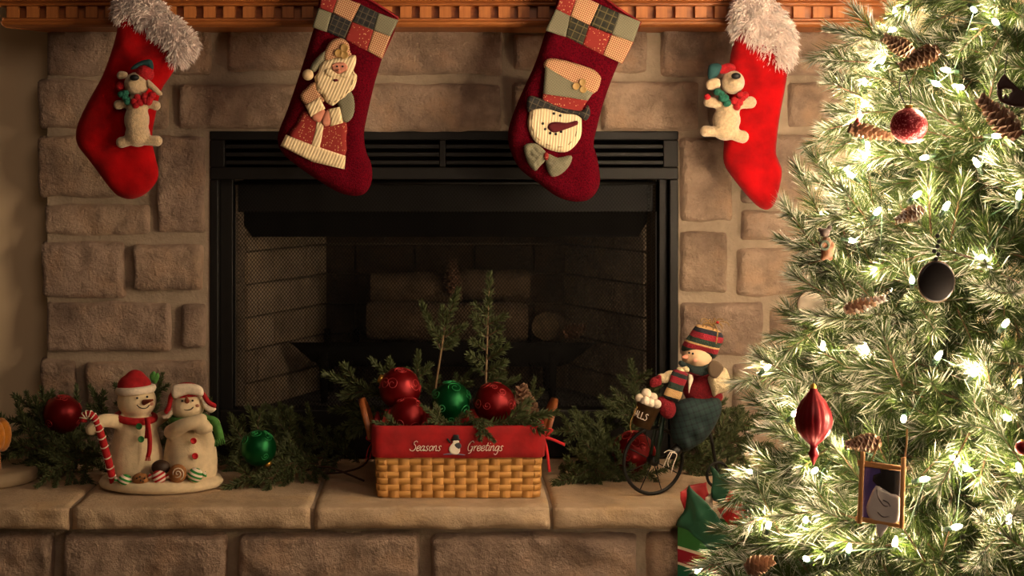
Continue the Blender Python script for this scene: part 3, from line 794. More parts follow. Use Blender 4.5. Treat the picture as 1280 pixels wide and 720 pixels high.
def cr(pts, ox, oy, sc): return [(ox+x/sc, oy+y/sc) for x, y in pts]

# first stocking: red plush with a sitting dog
def dog(parent, Y, body, head, hr, nose, ears, arms, legs, hat, hatg, collar_r, collar_g):
    def e(m, x, y, rx, ry, ry_d=None, dy=0, rot=0): m.ell(P(x, y, Y+dy), (S(rx, Y), S(ry_d or min(rx, ry), Y), S(ry, Y)), Matrix.Rotation(rot, 3, 'Y'), 14, 9)
    m = MB()
    for b in body: e(m, *b)
    e(m, head[0], head[1], hr[0], hr[1], hr[0]*.85, -.008)
    for (x0, y0), (x1, y1), r in arms+legs:
        for t in (0, .35, .7, 1.): e(m, x0+(x1-x0)*t, y0+(y1-y0)*t, r*(.85+.2*t), r*(.85+.2*t), r, -.004)
    e(m, nose[0]-1, nose[1]+8, hr[0]*.62, hr[0]*.5, 9, -.022)
    toy = m.build('plush_dog', M_dog, parent, remesh=.0028, soft=4, label='cream plush toy dog sewn to the stocking')
    m = MB(); e(m, nose[0], nose[1], 6, 4, 4, -.041); m.build('dog_nose', M_nose, toy)
    for pts in ears: MB().puff(pts, Y-.018, .006, .007, back=1., smooth=4).build('ear', M_dog, toy)
    for q in hat: m = MB(); e(m, *q[:4], q[4], -.012, q[5]); m.build('knit_hat', M_rknit, toy)
    MB().puff(hatg, Y-.016, .009, .01, back=1., smooth=3).build('hat_cone', M_dteal, toy)
    for k, (x, y) in enumerate(collar_r): m = MB(); e(m, x, y, 5.2, 4.6, 5, -.022, k*.7); m.build('scarf_ruffle', M_rknit, toy)
    for k, (x, y) in enumerate(collar_g): m = MB(); e(m, x, y, 5.4, 4.4, 5, -.023, k*.9); m.build('scarf_tail', M_gknit, toy)
    return toy
# every stocking hangs clear of the dentils and falls back a little towards the stones
def hangback(x, z): return .0
s1 = stocking('red plush fur-cuffed stocking with a sitting plush dog, hung by the cream wall',
    [(150, 10), (146, 40), (138, 68), (127, 97), (113, 122), (100, 148), (95, 166), (97, 181), (108, 196), (121, 213), (135, 232), (148, 245), (165, 249), (182, 242), (195, 228), (198, 214), (194, 196), (190, 172), (195, 140), (202, 112), (213, 95), (222, 78), (226, 55), (200, 30), (175, 10)], M_felt, .024, (160, -10))
cuff = MB().puff([(146, 14), (155, -6), (178, -12), (200, 8), (224, 30), (243, 50), (236, 68), (221, 78), (207, 58), (190, 45), (172, 32), (152, 24)], SY, .032, .03, back=.9, smooth=3, res=.006)
c1 = cuff.build('fur_cuff', M_furbase, s1); fur_on(cuff, 7500, .019, c1)
dog(s1, SY-.036, [(172, 132, 14, 16), (171, 150, 16, 20), (172, 168, 16, 16)], (171, 105), (16, 15), (168, 97),
    [[(159, 91), (150, 89), (146, 94), (149, 99), (158, 97)], [(184, 99), (190, 103), (199, 112), (203, 118), (197, 119), (190, 113), (184, 108)]],
    [((160, 129), (148, 131), 6), ((184, 129), (195, 132), 6)], [((163, 176), (152, 178), 7), ((182, 176), (196, 176), 7)],
    [(181, 92, 12, 10, 8, .4), (150, 108, 5, 6, 5, 0), (182, 87, 10, 6, 8, .2)], [(163, 86), (172, 78), (186, 74), (191, 78), (191, 87), (180, 82), (170, 86)],
    [(168, 127), (175, 128), (182, 126), (187, 124), (190, 119), (172, 122), (181, 121), (186, 127), (170, 131)], [(152, 118), (156, 121), (159, 126), (156, 117)])

# patchwork cuffs
def patchwork(root, ox, oy, sc, quads, mats):
    for q, mt in zip(quads, mats): ap(root, 'patch', cr(q, ox, oy, sc), SY-.028, mt, T=.0035, r=.004, smooth=0)
s2 = stocking('burgundy knit stocking with patchwork cuff and a felt Santa',
    [(404, -12), (394, 28), (383, 66), (372, 100), (359, 138), (350, 160), (347, 176), (353, 191), (366, 203), (385, 217), (405, 230), (425, 241), (445, 245), (458, 240), (465, 225), (464, 205), (458, 190), (455, 168), (460, 140), (468, 105), (478, 72), (488, 45), (497, 22), (470, 4), (436, -14)], M_knit, .027, (425, -14))
patchwork(s2, 320, 0, 2.77, [[(216, 28), (263, 45), (245, 111), (195, 95)], [(263, 45), (332, 75), (307, 136), (245, 111)], [(332, 75), (406, 105), (385, 176), (308, 138)], [(406, 105), (466, 126), (436, 204), (385, 176)],
    [(228, -20), (286, -14), (264, 44), (219, 28)], [(286, -14), (362, 14), (332, 75), (264, 44)], [(362, 14), (422, 44), (406, 105), (333, 75)], [(422, 44), (493, 70), (465, 128), (406, 105)]],
    [M_ggreen, M_dplaid, M_rdot, M_gtan, M_rdot, M_gtan, M_dplaid, M_ggreen])
M_rpipe = mat('red_piping', '8e1016', .8, var=.1)
MB().tube([P(436, -14, SY-.024), P(470, 4, SY-.024), P(498, 22, SY-.02), P(492, 40, SY-.015), P(477, 73, SY-.018)], .0022, 6).build('piping', M_rpipe, s2)
ay = SY-.031
def sq(pts): return cr(pts, 320, 0, 2.77)
ap(s2, 'santa_coat', sq([(165, 385), (215, 392), (250, 412), (312, 418), (312, 480), (306, 546), (215, 522), (112, 486), (140, 430)]), ay, M_rdot, .007, .012, 2)
ap(s2, 'coat_band', sq([(212, 400), (240, 405), (230, 470), (220, 520), (190, 512), (205, 450)]), ay-.006, M_crib, .003, .005, 0)
ap(s2, 'coat_hem', sq([(104, 466), (190, 500), (311, 540), (306, 586), (195, 560), (84, 505)]), ay-.006, M_crib, .005, .006, 0)
ap(s2, 'santa_arm', sq([(205, 283), (225, 330), (240, 348), (195, 375), (168, 362), (152, 330), (175, 305)]), ay-.004, M_gtan, .008, .01, 2)
ap(s2, 'santa_arm', sq([(300, 318), (330, 318), (342, 360), (335, 405), (310, 425), (290, 405), (288, 370), (280, 355)]), ay-.004, M_ggreen, .008, .01, 2)
ap(s2, 'santa_hand', sq([(193, 402), (230, 378), (240, 392), (225, 420), (205, 420)]), ay-.009, M_pink, .006, .008)
ap(s2, 'santa_hand', sq([(240, 385), (258, 385), (262, 425), (240, 437), (226, 420)]), ay-.010, M_pink, .006, .008)
ap(s2, 'sleeve_cuff', sq([(170, 365), (220, 336), (240, 376), (190, 406)]), ay-.011, M_crib, .006, .007, 0)
ap(s2, 'sleeve_cuff', sq([(250, 378), (290, 370), (302, 425), (258, 438)]), ay-.011, M_crib, .006, .007, 0)
ap(s2, 'santa_hat', sq([(236, 205), (238, 175), (262, 140), (295, 132), (320, 150), (325, 175), (330, 196), (290, 200), (255, 215)]), ay-.004, M_gtan, .007, .01, 3)
ap(s2, 'hat_tail', sq([(240, 175), (238, 205), (215, 240), (200, 250), (186, 240), (205, 205)]), ay-.005, M_ggreen, .006, .009, 2)
ap(s2, 'santa_beard', sq([(240, 210), (275, 200), (318, 195), (345, 192), (345, 222), (338, 245), (350, 265), (340, 305), (325, 320), (312, 340), (285, 352), (265, 366), (242, 352), (228, 328), (210, 318), (208, 290), (202, 270), (215, 250), (222, 225)]), ay-.008, M_crib, .007, .01, 4)
ap(s2, 'santa_face', sq([(265, 222), (300, 216), (316, 228), (312, 245), (290, 256), (266, 245)]), ay-.0155, M_pink, .002, .005)
ap(s2, 'moustache', sq([(268, 246), (245, 238), (240, 255), (262, 268), (285, 262), (310, 270), (328, 258), (318, 245), (302, 250), (285, 256)]), ay-.017, M_crib, .003, .005)
MB().ell(P(320+288/2.77, 246/2.77, ay-.022), (.0042, .004, .0036)).build('santa_nose', M_pink, s2)
MB().ell(P(320+276/2.77, 278/2.77, ay-.0165), (.0055, .003, .0028)).build('mouth', M_maroon, s2)
for x in (281, 300): MB().ell(P(320+x/2.77, 230/2.77, ay-.0185), .0021, None, 8, 6).build('eye', M_nose, s2)
MB().ell(P(320+180/2.77, 259/2.77, ay-.012), S(7, ay)).build('pompom', mat('cream_wool', 'e4c79c', .95, bump=.5, bscale=300), s2)
def button(root, p, R, mt):
    rot = Matrix.Rotation(PI/2, 3, 'X')
    b = MB().lathe([(R*.55, .0006), (R*.7, .0012), (R*.95, .002), (R, .001), (R*.96, -.001)], p, 16, rot).build('button', mt, root)
    return b
for x, y in ((306, 166), (286, 184), (306, 190)): button(s2, P(320+x/2.77, y/2.77, ay-.013), S(5.2, ay), M_btn)
pts = [P(*q, ay-.0155) for q in sq([(222, 232), (212, 262), (216, 300), (234, 322), (250, 345), (268, 356), (288, 344), (308, 328), (330, 300), (340, 265), (330, 240)])]
for a, b in zip(pts, pts[1:]): MB().tube([a.lerp(b, .15), a.lerp(b, .65)], .0007, 5).build('stitch', mat('brown_stitch', '8a6a48', .9, var=0), s2)

s3 = stocking('burgundy knit stocking with patchwork cuff and a felt snowman face in a tall hat',
    [(703, -14), (693, 12), (682, 40), (669, 79), (654, 112), (642, 141), (635, 166), (638, 188), (650, 211), (672, 228), (697, 246), (719, 252), (737, 249), (748, 235), (750, 220), (746, 195), (742, 180), (748, 152), (756, 123), (773, 79), (790, 50), (800, 28), (773, 11), (742, -12)], M_knit, .027, (722, -14))
patchwork(s3, 600, 0, 2.77, [[(262, 31), (312, 55), (297, 128), (226, 106)], [(312, 56), (377, 88), (355, 156), (297, 128)], [(377, 88), (453, 119), (426, 190), (355, 156)], [(453, 119), (531, 145), (491, 221), (426, 190)],
    [(282, -24), (338, -20), (312, 56), (262, 31)], [(338, -20), (412, 14), (380, 88), (312, 56)], [(412, 14), (480, 44), (455, 119), (381, 88)], [(480, 44), (556, 75), (531, 146), (455, 119)]],
    [M_ggreen, M_dplaid2, M_rdot, M_gtan, M_rdot, M_gtan, M_dplaid2, M_ggreen])
MB().tube([P(742, -13, SY-.024), P(773, 10, SY-.024), P(801, 28, SY-.02), P(791, 52, SY-.015), P(777, 79, SY-.018)], .0022, 6).build('piping', M_rpipe, s3)
def sq(pts): return cr(pts, 600, 0, 2.77)
ap(s3, 'snowman_face', sq([(185, 372), (260, 366), (340, 385), (352, 430), (346, 480), (305, 524), (250, 522), (192, 492), (166, 440), (170, 395)]), ay, M_crib2, .009, .014, 4)
ap(s3, 'hat_crown', sq([(228, 208), (270, 204), (380, 235), (412, 258), (418, 282), (390, 325), (300, 284), (226, 240)]), ay-.004, M_gtan, .006, .009, 3)
ap(s3, 'hat_front', sq([(226, 226), (300, 270), (392, 322), (372, 350), (300, 340), (218, 328)]), ay-.006, M_ggreen, .006, .009, 0)
ap(s3, 'hat_band', sq([(218, 324), (300, 336), (372, 348), (352, 384), (290, 382), (214, 356)]), ay-.008, M_rdot, .004, .006, 0)
ap(s3, 'hat_brim', sq([(163, 345), (180, 332), (232, 350), (272, 368), (350, 385), (372, 362), (382, 392), (366, 418), (335, 398), (285, 392), (230, 376), (190, 378), (166, 386)]), ay-.010, M_dplaid, .007, .008, 3, wrinkle=.006, wf=160)
ap(s3, 'carrot_nose', sq([(335, 418), (336, 432), (290, 450), (255, 459), (236, 446), (238, 430), (260, 422), (300, 425)]), ay-.009, M_maroon, .006, .007)
for x, y in ((256, 393), (278, 400), (218, 428), (226, 447), (243, 461), (263, 464), (281, 456)): MB().ell(P(600+x/2.77, y/2.77, ay-.0105), .0029, None, 10, 7).build('bead', M_nose, s3)
for x, y in ((332, 299), (355, 285), (357, 310)): button(s3, P(600+x/2.77, y/2.77, ay-.0135), S(4.6, ay), M_btn)
ap(s3, 'bow_loop', sq([(152, 505), (195, 498), (232, 532), (226, 556), (208, 575), (190, 592), (165, 562)]), ay-.007, M_ggreen, .009, .014, 3, wrinkle=.006, wf=110)
ap(s3, 'bow_loop', sq([(232, 532), (270, 546), (316, 538), (312, 570), (282, 602), (246, 611), (228, 570)]), ay-.007, M_ggreen, .009, .014, 3, wrinkle=.006, wf=110)
MB().ell(P(600+229/2.77, 541/2.77, ay-.017), (.0055, .005, .0085)).build('bow_knot', M_rdot, s3)
pts = [P(*q, ay-.0098) for q in sq([(185, 386), (178, 430), (190, 470), (220, 496), (262, 510), (300, 506), (328, 480), (338, 440), (336, 404)])]
for a, b in zip(pts, pts[1:]): MB().tube([a.lerp(b, .2), a.lerp(b, .62)], .0008, 5).build('stitch', MATS['brown_stitch'], s3)

s4 = stocking('red plush fur-cuffed stocking with a plush dog, hung beside the Christmas tree',
    [(924, 10), (918, 47), (913, 70), (910, 100), (907, 140), (905, 176), (905, 204), (918, 225), (936, 247), (949, 259), (959, 262), (968, 255), (974, 236), (977.5, 214), (973, 200), (970, 188), (974, 150), (981, 112), (985, 84), (984, 50), (955, 10)], M_felt, .024, (940, -12), wr=.010)
cuff = MB().puff([(919, 34), (922, 8), (930, -8), (955, -6), (972, 14), (988, 42), (988, 66), (980, 82), (963, 80), (944, 62), (926, 50)], SY, .03, .03, back=.9, smooth=3, res=.006)
c4 = cuff.build('fur_cuff', M_furbase, s4); fur_on(cuff, 7500, .021, c4)
dog(s4, SY-.036, [(910, 138, 15, 14), (908, 150, 18, 17), (907, 162, 17, 14)], (916, 103), (15, 15), (920, 95),
    [[(899, 99), (890, 98), (883, 103), (884, 111), (892, 112), (900, 108)]],
    [((898, 130), (886, 127), 7), ((922, 130), (938, 128), 7.5)], [((897, 165), (882, 164), 7), ((915, 168), (928, 171), 8)],
    [(906, 86, 11, 6, 7, -.2), (912, 84, 8, 5, 6, .3), (884, 121, 4, 4, 4, 0)], [(886, 82), (897, 79), (903, 84), (899, 92), (893, 98), (885, 98)],
    [(918, 126), (924, 128), (921, 133), (928, 122), (931, 119), (926, 119)], [(897, 115), (902, 118), (907, 123), (909, 129), (903, 123)])

# ------------------------------------------------------------------ fir greenery on the hearth
FIR = {k: [fir_branch(s, k) for s in ss] for k, ss in (('spray', (21, 22, 23)), ('tip', (31, 32, 33)), ('fork', (41,)), ('spire', (51,)))}
def fir(kind, a, b, label, group, i=0, roll=None, name='fir_branch'):
    """spray laid from a to b, its flat side turned up and towards the room"""
    L, me = FIR[kind][i % len(FIR[kind])]; a, b = P(*a), P(*b)
    for p in (a, b): p.z = max(p.z, HZ+.014)
    d = b-a; r = random.uniform(-.45, .45) if roll is None else roll
    k = d.length/L; k = max(.75, min(1.25, k)); a = b-d.normalized()*L*k
    M = Matrix.Translation(a) @ (frame_of(d, Vector((0, -1, .45))) @ Matrix.Rotation(r, 3, 'X')).to_4x4() @ Matrix.Scale(k, 4)
    return place(name, me, M, None, label, 'fir branch', group)
random.seed(17)
for i, (k, a, b) in enumerate((('spray', (104, 560, -.12), (2, 520, -.15)), ('spray', (112, 575, -.15), (-22, 545, -.2)), ('spray', (105, 545, -.1), (18, 494, -.1)), ('spray', (125, 566, -.2), (44, 606, -.31)),
      ('spray', (120, 585, -.15), (18, 578, -.2)), ('tip', (135, 545, -.08), (62, 530, -.1)), ('spray', (118, 590, -.13), (60, 560, -.12)))):
    fir(k, a, b, ['fir branch under the dark red bauble, pointing at the orange plush', 'fir branch lying across the round board beneath the orange plush', 'fir branch rising against the cream wall above the orange plush', 'fir branch drooping forward over the slab joint beside the candy cane', 'low fir branch on the slab behind the round board', 'short fir tip just under the dark red bauble', 'fir branch between the dark red bauble and the slab joint'][i], 'fir boughs beside the candy cane', i)
for i, (k, a, b) in enumerate((('tip', (140, 535, -.05), (113, 484, -.05)), ('spray', (215, 545, -.06), (146, 478, -.05)), ('spray', (190, 560, -.08), (262, 500, -.06)), ('tip', (190, 510, -.06), (203, 468, -.06)))):
    fir(k, a, b, ['short fir tip between the dark red bauble and the red-capped snowman', 'fir branch behind the red-capped snowman', 'fir branch behind the snowman in the trapper hat', 'short fir tip showing beside the holly on the red cap'][i], 'fir boughs behind the snowman couple', i)
for i, (k, a, b) in enumerate((('spray', (392, 565, -.12), (270, 545, -.16)), ('spray', (398, 580, -.2), (280, 604, -.31)), ('spray', (402, 562, -.1), (322, 522, -.07)), ('spray', (396, 572, -.17), (342, 598, -.28)),
      ('tip', (372, 538, -.06), (333, 506, -.06)), ('tip', (360, 540, -.06), (357, 508, -.06)), ('spray', (440, 572, -.1), (370, 548, -.1)), ('tip', (310, 545, -.06), (288, 518, -.06)), ('spray', (330, 590, -.12), (262, 575, -.12)))):
    fir(k, a, b, ['fir branch directly behind the loose green bauble', 'fir branch on the slab in front of the loose green bauble', 'fir branch rising behind the loose green bauble to the mesh curtain', 'fir branch lying forward between the green bauble and bare twigs', 'short fir tip standing above the loose green bauble', 'short upright fir tip against the black bottom panel', 'fir branch between the loose green bauble and the basket handle', 'short fir tip between trapper-hat snowman and green bauble', 'low fir branch between snowman base and green bauble'][i], 'fir boughs around the green bauble', i)
for i, (k, a, b) in enumerate((('spray', (772, 560, -.12), (690, 536, -.16)), ('spray', (782, 575, -.15), (692, 598, -.28)), ('spray', (765, 590, -.2), (712, 560, -.2)), ('spray', (785, 555, -.1), (793, 452, -.08)),
      ('tip', (805, 525, -.1), (755, 503, -.1)), ('tip', (735, 550, -.06), (718, 510, -.05)), ('spray', (750, 600, -.22), (832, 600, -.22)), ('spray', (745, 570, -.08), (770, 515, -.06)), ('spray', (700, 580, -.15), (760, 596, -.27)))):
    fir(k, a, b, ['fir branch reaching the red ribbon ties of the basket', 'fir branch lying low on the slab beside the basket weave', 'fir branch in the middle of the heap beside the basket', 'tall fir branch standing behind the snowball bucket', 'short fir tip beside the bucket of snowballs', 'short fir tip rising behind the basket ribbon', 'fir branch under the red bauble behind the bicycle wheel', 'fir branch standing up between basket and bucket', 'fir branch pointing forward between basket and bicycle wheel'][i], 'fir boughs beside the basket', i)
for i, (k, a, b) in enumerate((('spray', (855, 560, -.1), (955, 520, -.12)), ('spray', (850, 580, -.12), (965, 560, -.15)), ('spray', (880, 520, -.05), (946, 540, -.08)), ('spray', (860, 595, -.16), (935, 588, -.2)), ('tip', (872, 545, -.05), (906, 500, -.05)), ('spray', (840, 590, -.1), (900, 545, -.07)))):
    fir(k, a, b, ['fir branch behind the plaid trousers, reaching for the tree', 'long low fir branch from the bicycle to the tree', 'fir branch against the stones beside the cream sleeve', 'lowest fir branch behind the rear bicycle wheel', 'short fir tip against the stones behind the plaid trousers', 'fir branch rising behind the bicycle backbone'][i], 'fir boughs behind the bicycle', i)
M_twig = mat('bare_twig', '4a2c1a', .85, var=.2)
for pts in ([(380, 588, -.2), (410, 584, -.22), (455, 601, -.27)], [(395, 592, -.2), (430, 590, -.2), (458, 578, -.15), (466, 545, -.12)]):
    MB().tube(catmull([P(*q) for q in pts], 5), .0022, 6).build('bare_twig', M_twig, None, at=P(*pts[0]), label='thin straight bare twig lying on the hearth beside the basket' if len(pts) == 3 else 'thin bare twig curling up towards the basket handle', cat='twig', group='bare twigs')

# loose baubles on the hearth
M_redball = shiny('red_satin_glass', '74040a', .38, metal=.65)
M_grnball = shiny('green_satin_glass', '045226', .36, metal=.75)
M_redglit = mat('red_glitter', 'b8383c', .4, .4, var=0); M_grnglit = mat('green_glitter', '2f9a56', .4, .4, var=0)
bauble('bauble', P(78, 518, -.12), S(24, -.12), M_redball, 'dark red bauble resting in the fir beside the candy cane', M_redglit, sd=4, cap=False)
bauble('bauble', P(323, 560, -.285), S(22.5, -.285), M_grnball, 'shiny green bauble on the hearth beyond the snowman couple', M_grnglit, Matrix.Rotation(2.6, 3, 'Y'), sd=5)
bauble('bauble', P(792, 566, -.17), S(27, -.17), M_redball, 'red bauble half hidden behind the bicycle wheel', M_redglit, sd=6, cap=False)
# orange plush and the pale round block it stands on, at the hearth's end
oy = -.26
MB().lathe([(.13, 0), (.138, .006), (.138, .024), (.130, .030)], P(-42, 0, oy)*Vector((1, 1, 0)).x if False else Vector((P(-42, 0, oy).x, oy+.03, HZ)), 40, sy=.75).build('round_board', mat('pale_board', 'a08a6c', .8, var=.1), None, at=(P(-42, 0, oy).x, oy+.03, HZ), label='pale round wooden board on the hearth under the orange plush', cat='board')
M_orange = mat('orange_plush', 'c97a10', .95, var=.2, vscale=50, bump=.5, bscale=300, sheen=.4)
op = thing('orange_plush', 'orange plush pumpkin peeping out of the fir by the wall', 'plush toy', (P(-12, 545, oy).x, oy, HZ+.031))
oc = P(-10, 544, oy)
for k in range(7):
    a = k*2*PI/7; MB().ell(oc+Vector((math.cos(a)*.022, math.sin(a)*.022, 0)), (.019, .019, .034), Matrix.Rotation(a, 3, 'Z'), 12, 8).build('plush_segment', M_orange, op)
MB().tube([oc+Vector((0, 0, .03)), oc+Vector((.004, 0, .05))], [.006, .004], 6).build('stalk', M_twig, op)
MB().lathe([(.020, 0), (.018, .012), (.016, oc.z-.032-HZ-.031+.012)], (oc.x, oc.y, HZ+.031), 14).build('plush_base', M_orange, op)

# ------------------------------------------------------------------ snowman couple
gy = -.29
M_snow = mat('ivory_plush', 'e2cba4', .95, var=.08, vscale=60, bump=.25, bscale=300, sheen=.2)
M_whitefl = mat('white_fleece', 'efdcc4', .95, var=.1, vscale=120, bump=.5, bscale=260)
M_redfelt = mat('red_felt', 'b4121a', .9, var=.15, vscale=90, bump=.3, bscale=300)
M_gfelt = mat('green_felt', '4f8a3a', .9, var=.15, vscale=90, bump=.3, bscale=300)
M_rust = mat('rust_felt', '8f3b1c', .9, var=.1)
M_cookie = mat('cookie_brown', 'a46c3a', .85, var=.2, vscale=90, bump=.3)
M_choc = mat('chocolate', '3a2412', .6, var=.2)
M_rpep = stripes('red_peppermint', [(0, 'e8d8c4'), (.5, 'b8141c')], .0085, .5); M_gpep = stripes('green_peppermint', [(0, 'e8d8c4'), (.5, '2f8a3c')], .0085, -.4)
def g(x, y, dy=0): return P(x, y, gy+dy)
def gs(px): return S(px, gy)
def ge(m, x, y, rx, ry, dy=0, rd=None, rot=0): return m.ell(g(x, y, dy), (gs(rx), gs(rd or rx), gs(ry)), Matrix.Rotation(rot, 3, 'Y'), 18, 12)
sn = thing('snowman_couple', 'plush snowman couple with candy cane and sweets on a padded white base', 'figurine', (g(202, 0).x, gy, HZ))
m = MB(); bx0, bx1 = g(124, 0).x, g(279, 0).x; bc = (bx0+bx1)/2
m.lathe([(.80, .0), (.97, .006), (1., .014), (.95, .024), (.80, .028), (.3, .029)], (bc, gy, HZ), 40, sx=(bx1-bx0)/2, sy=.085)
m.build('padded_base', M_snow, sn)
def limb(m, pts, r):
    pts = catmull([g(*q) for q in pts], 5)
    for i, p in enumerate(pts): m.ell(p, r[0]+(r[1]-r[0])*i/(len(pts)-1), None, 12, 8)
def pear(m, cx, prof):
    zs = [(gs(r), g(cx, y).z) for y, r in prof]; m.lathe([(r, z-HZ) for r, z in zs], (g(cx, 0).x, gy, HZ), 30, sy=.88)
m = MB(); pear(m, 170, [(604, 24), (598, 31), (588, 34), (575, 34.5), (562, 32.5), (548, 29), (535, 26), (524, 22), (514, 15), (510, 3)]); ge(m, 171, 501, 24.5, 22, -.004, 23)
limb(m, [(154, 530, -.01), (140, 526, -.035), (126, 527, -.055), (114, 537, -.06)], (gs(9.5), gs(7.5)))
limb(m, [(188, 530, 0), (198, 524, .02), (208, 518, .03)], (gs(9), gs(7)))
sm = m.build('snowman_body', M_snow, sn, remesh=.0032, soft=5, label='snowman in a red cap and scarf')
m = MB(); ge(m, 168, 483, 21.5, 17, 0, 21); ge(m, 169, 473, 13, 11, 0, 12); m.build('red_cap', M_redfelt, sm, remesh=.003)
m = MB(); m.tube([g(170, 486.5)+Vector((math.cos(a)*gs(20.5), math.sin(a)*gs(20)-.004, gs(1.5)*math.cos(a))) for a in [2*PI*k/22 for k in range(22)]], gs(5.2), 8, closed=True); m.build('cap_brim', M_whitefl, sm)
for pts in ([(189, 472), (197, 466), (199, 472), (194, 480)], [(187, 470), (192, 464), (196, 470), (191, 478)]): MB().puff(pts, gy-.035, .003, .004).build('holly_leaf', M_gfelt, sm)
m = MB(); a, b = g(180, 503, -.036), g(191, 500, -.052); m.tube([a, b], [gs(3.6), gs(1.2)], 8); m.build('carrot_nose', M_rust, sm)
M_ink = mat('ink_line', '17110d', .6, var=0)
def face_pt(x, y, cx, cy, r): # on the front of the head
    dx, dy = (x-cx), (y-cy); return g(x, y, -S(math.sqrt(max(0, r*r-dx*dx-dy*dy)), gy)-.0045)
for e_ in ((171.5, 497.5), (184, 496)): MB().ell(face_pt(*e_, 171, 501, 23), gs(1.5), None, 8, 6).build('eye', M_ink, sm)
MB().tube(catmull([face_pt(x, y, 171, 501, 22.5) for x, y in ((171, 506), (175, 509.5), (180, 510.5), (184, 509.5), (187, 506))], 3), gs(.6), 5).build('smile', M_ink, sm)
M_blush = mat('pink_blush', 'd89a80', .95, var=.1)
for x in (163, 189): MB().ell(face_pt(x, 505, 171, 501, 22.6)+Vector((0, .0012, 0)), (gs(3), .001, gs(2.2)), None, 10, 6).build('blush', M_blush, sm)
m = MB(); m.tube([g(170, 521)+Vector((math.cos(a)*gs(23), math.sin(a)*gs(23)-.002, gs(-2)*math.cos(a)-gs(1.5)*math.sin(a)*-1)) for a in [2*PI*k/22 for k in range(22)]], gs(4.6), 8, closed=True)
m.build('red_scarf', M_redfelt, sm)
MB().ribbon(catmull([g(184, 522, -.048), g(187, 545, -.054), g(187, 562, -.057), g(185, 571, -.057)], 4), gs(5.5), .003, wdir=(1, 0, 0)).build('scarf_tail', M_redfelt, sm)
MB().ribbon(catmull([g(183, 522, -.046), g(184, 534, -.051), g(183, 548, -.052)], 4), gs(4.5), .003, wdir=(1, 0, 0)).build('scarf_tail', M_redfelt, sm)
for k in range(4): MB().tube([g(183+k*1.4, 571, -.057), g(181.5+k*2, 576, -.058)], gs(.7), 5).build('scarf_fringe', M_redfelt, sm)
M_gbtn = mat('green_button', '2e7d3f', .5, var=0); M_rbtn = mat('red_button', 'c11a22', .45, var=0)
for x, y, dy in ((174, 533, -.043), (176.5, 549, -.051)): button(sm, g(x, y, dy), gs(4), M_gbtn)
# partner
m = MB(); pear(m, 238, [(606, 24), (600, 30), (590, 33.5), (577, 34), (563, 32.5), (550, 30), (538, 26), (528, 21), (518, 14), (514, 3)]); ge(m, 234, 507, 22, 19, -.006, 21)
limb(m, [(214, 540, -.03), (224, 534, -.045), (238, 529, -.052), (252, 525, -.05)], (gs(9.5), gs(8)))
limb(m, [(250, 536, -.05), (258, 534, -.05), (268, 530, -.03)], (gs(7.5), gs(8)))
sw = m.build('snowman_body', M_snow, sn, remesh=.0032, soft=5, label='snowman in a red trapper hat and green scarf')
m = MB(); ge(m, 233, 492, 20, 14, .002, 21); m.build('trapper_hat', M_redfelt, sw)
MB().puff([(215, 484), (224, 480), (243, 480), (253, 485), (253, 495), (235, 493), (217, 498)], gy-.036, .006, .008, back=1.5).build('hat_flap', M_whitefl, sw)
for red, wh in (([(218, 487), (211, 494), (209, 506), (205, 514), (209, 518), (214, 510), (216, 500)], [(215, 497), (214, 508), (209, 516), (202, 520), (205, 524), (214, 521), (218, 508)]),
                ([(252, 488), (257, 492), (263, 501), (270, 505), (269, 510), (260, 506), (254, 498)], [(254, 497), (260, 505), (268, 509), (270, 512), (264, 516), (256, 512), (252, 503)])):
    MB().puff(red, gy-.026, .006, .007, back=1.).build('ear_flap', M_redfelt, sw); MB().puff(wh, gy-.024, .006, .007, back=1.).build('flap_lining', M_whitefl, sw)
MB().tube([g(234, 502, -.034), g(233, 496, -.050)], [gs(3.4), gs(1.2)], 8).build('carrot_nose', M_rust, sw)
for e_ in ((228, 501), (241, 500.5)): MB().ell(face_pt(*e_, 234, 507, 21)+Vector((0, -.002, 0)), gs(1.4), None, 8, 6).build('eye', M_ink, sw)
MB().tube(catmull([face_pt(x, y, 234, 507, 20.5)+Vector((0, -.002, 0)) for x, y in ((228, 509.5), (231, 512), (235, 512.5), (239, 511.5), (242, 508.5))], 3), gs(.6), 5).build('smile', M_ink, sw)
for x in (223, 247): MB().ell(face_pt(x, 507, 234, 507, 21)+Vector((0, -.001, 0)), (gs(2.6), .001, gs(2)), None, 10, 6).build('blush', M_blush, sw)
m = MB(); m.tube([g(236, 523)+Vector((math.cos(a)*gs(22), math.sin(a)*gs(21), 0)) for a in [2*PI*k/20 for k in range(20)]], gs(4), 8, closed=True); m.build('green_scarf', M_gfelt, sw)
MB().ribbon(catmull([g(254, 521, -.045), g(266, 524, -.053), g(272, 537, -.05), g(275, 550, -.045)], 5), gs(11), .003, wdir=(1, 0, .25)).build('scarf_tail', M_gfelt, sw)
for k in range(5): MB().tube([g(270+k*2.2, 549-k*.4, -.046), g(269+k*3, 558-k*.9, -.044)], gs(1), 5).build('scarf_fringe', M_gfelt, sw)
for x, y, dy in ((242, 551, -.050), (244, 570, -.0515)): button(sw, g(x, y, dy), gs(4), M_rbtn)
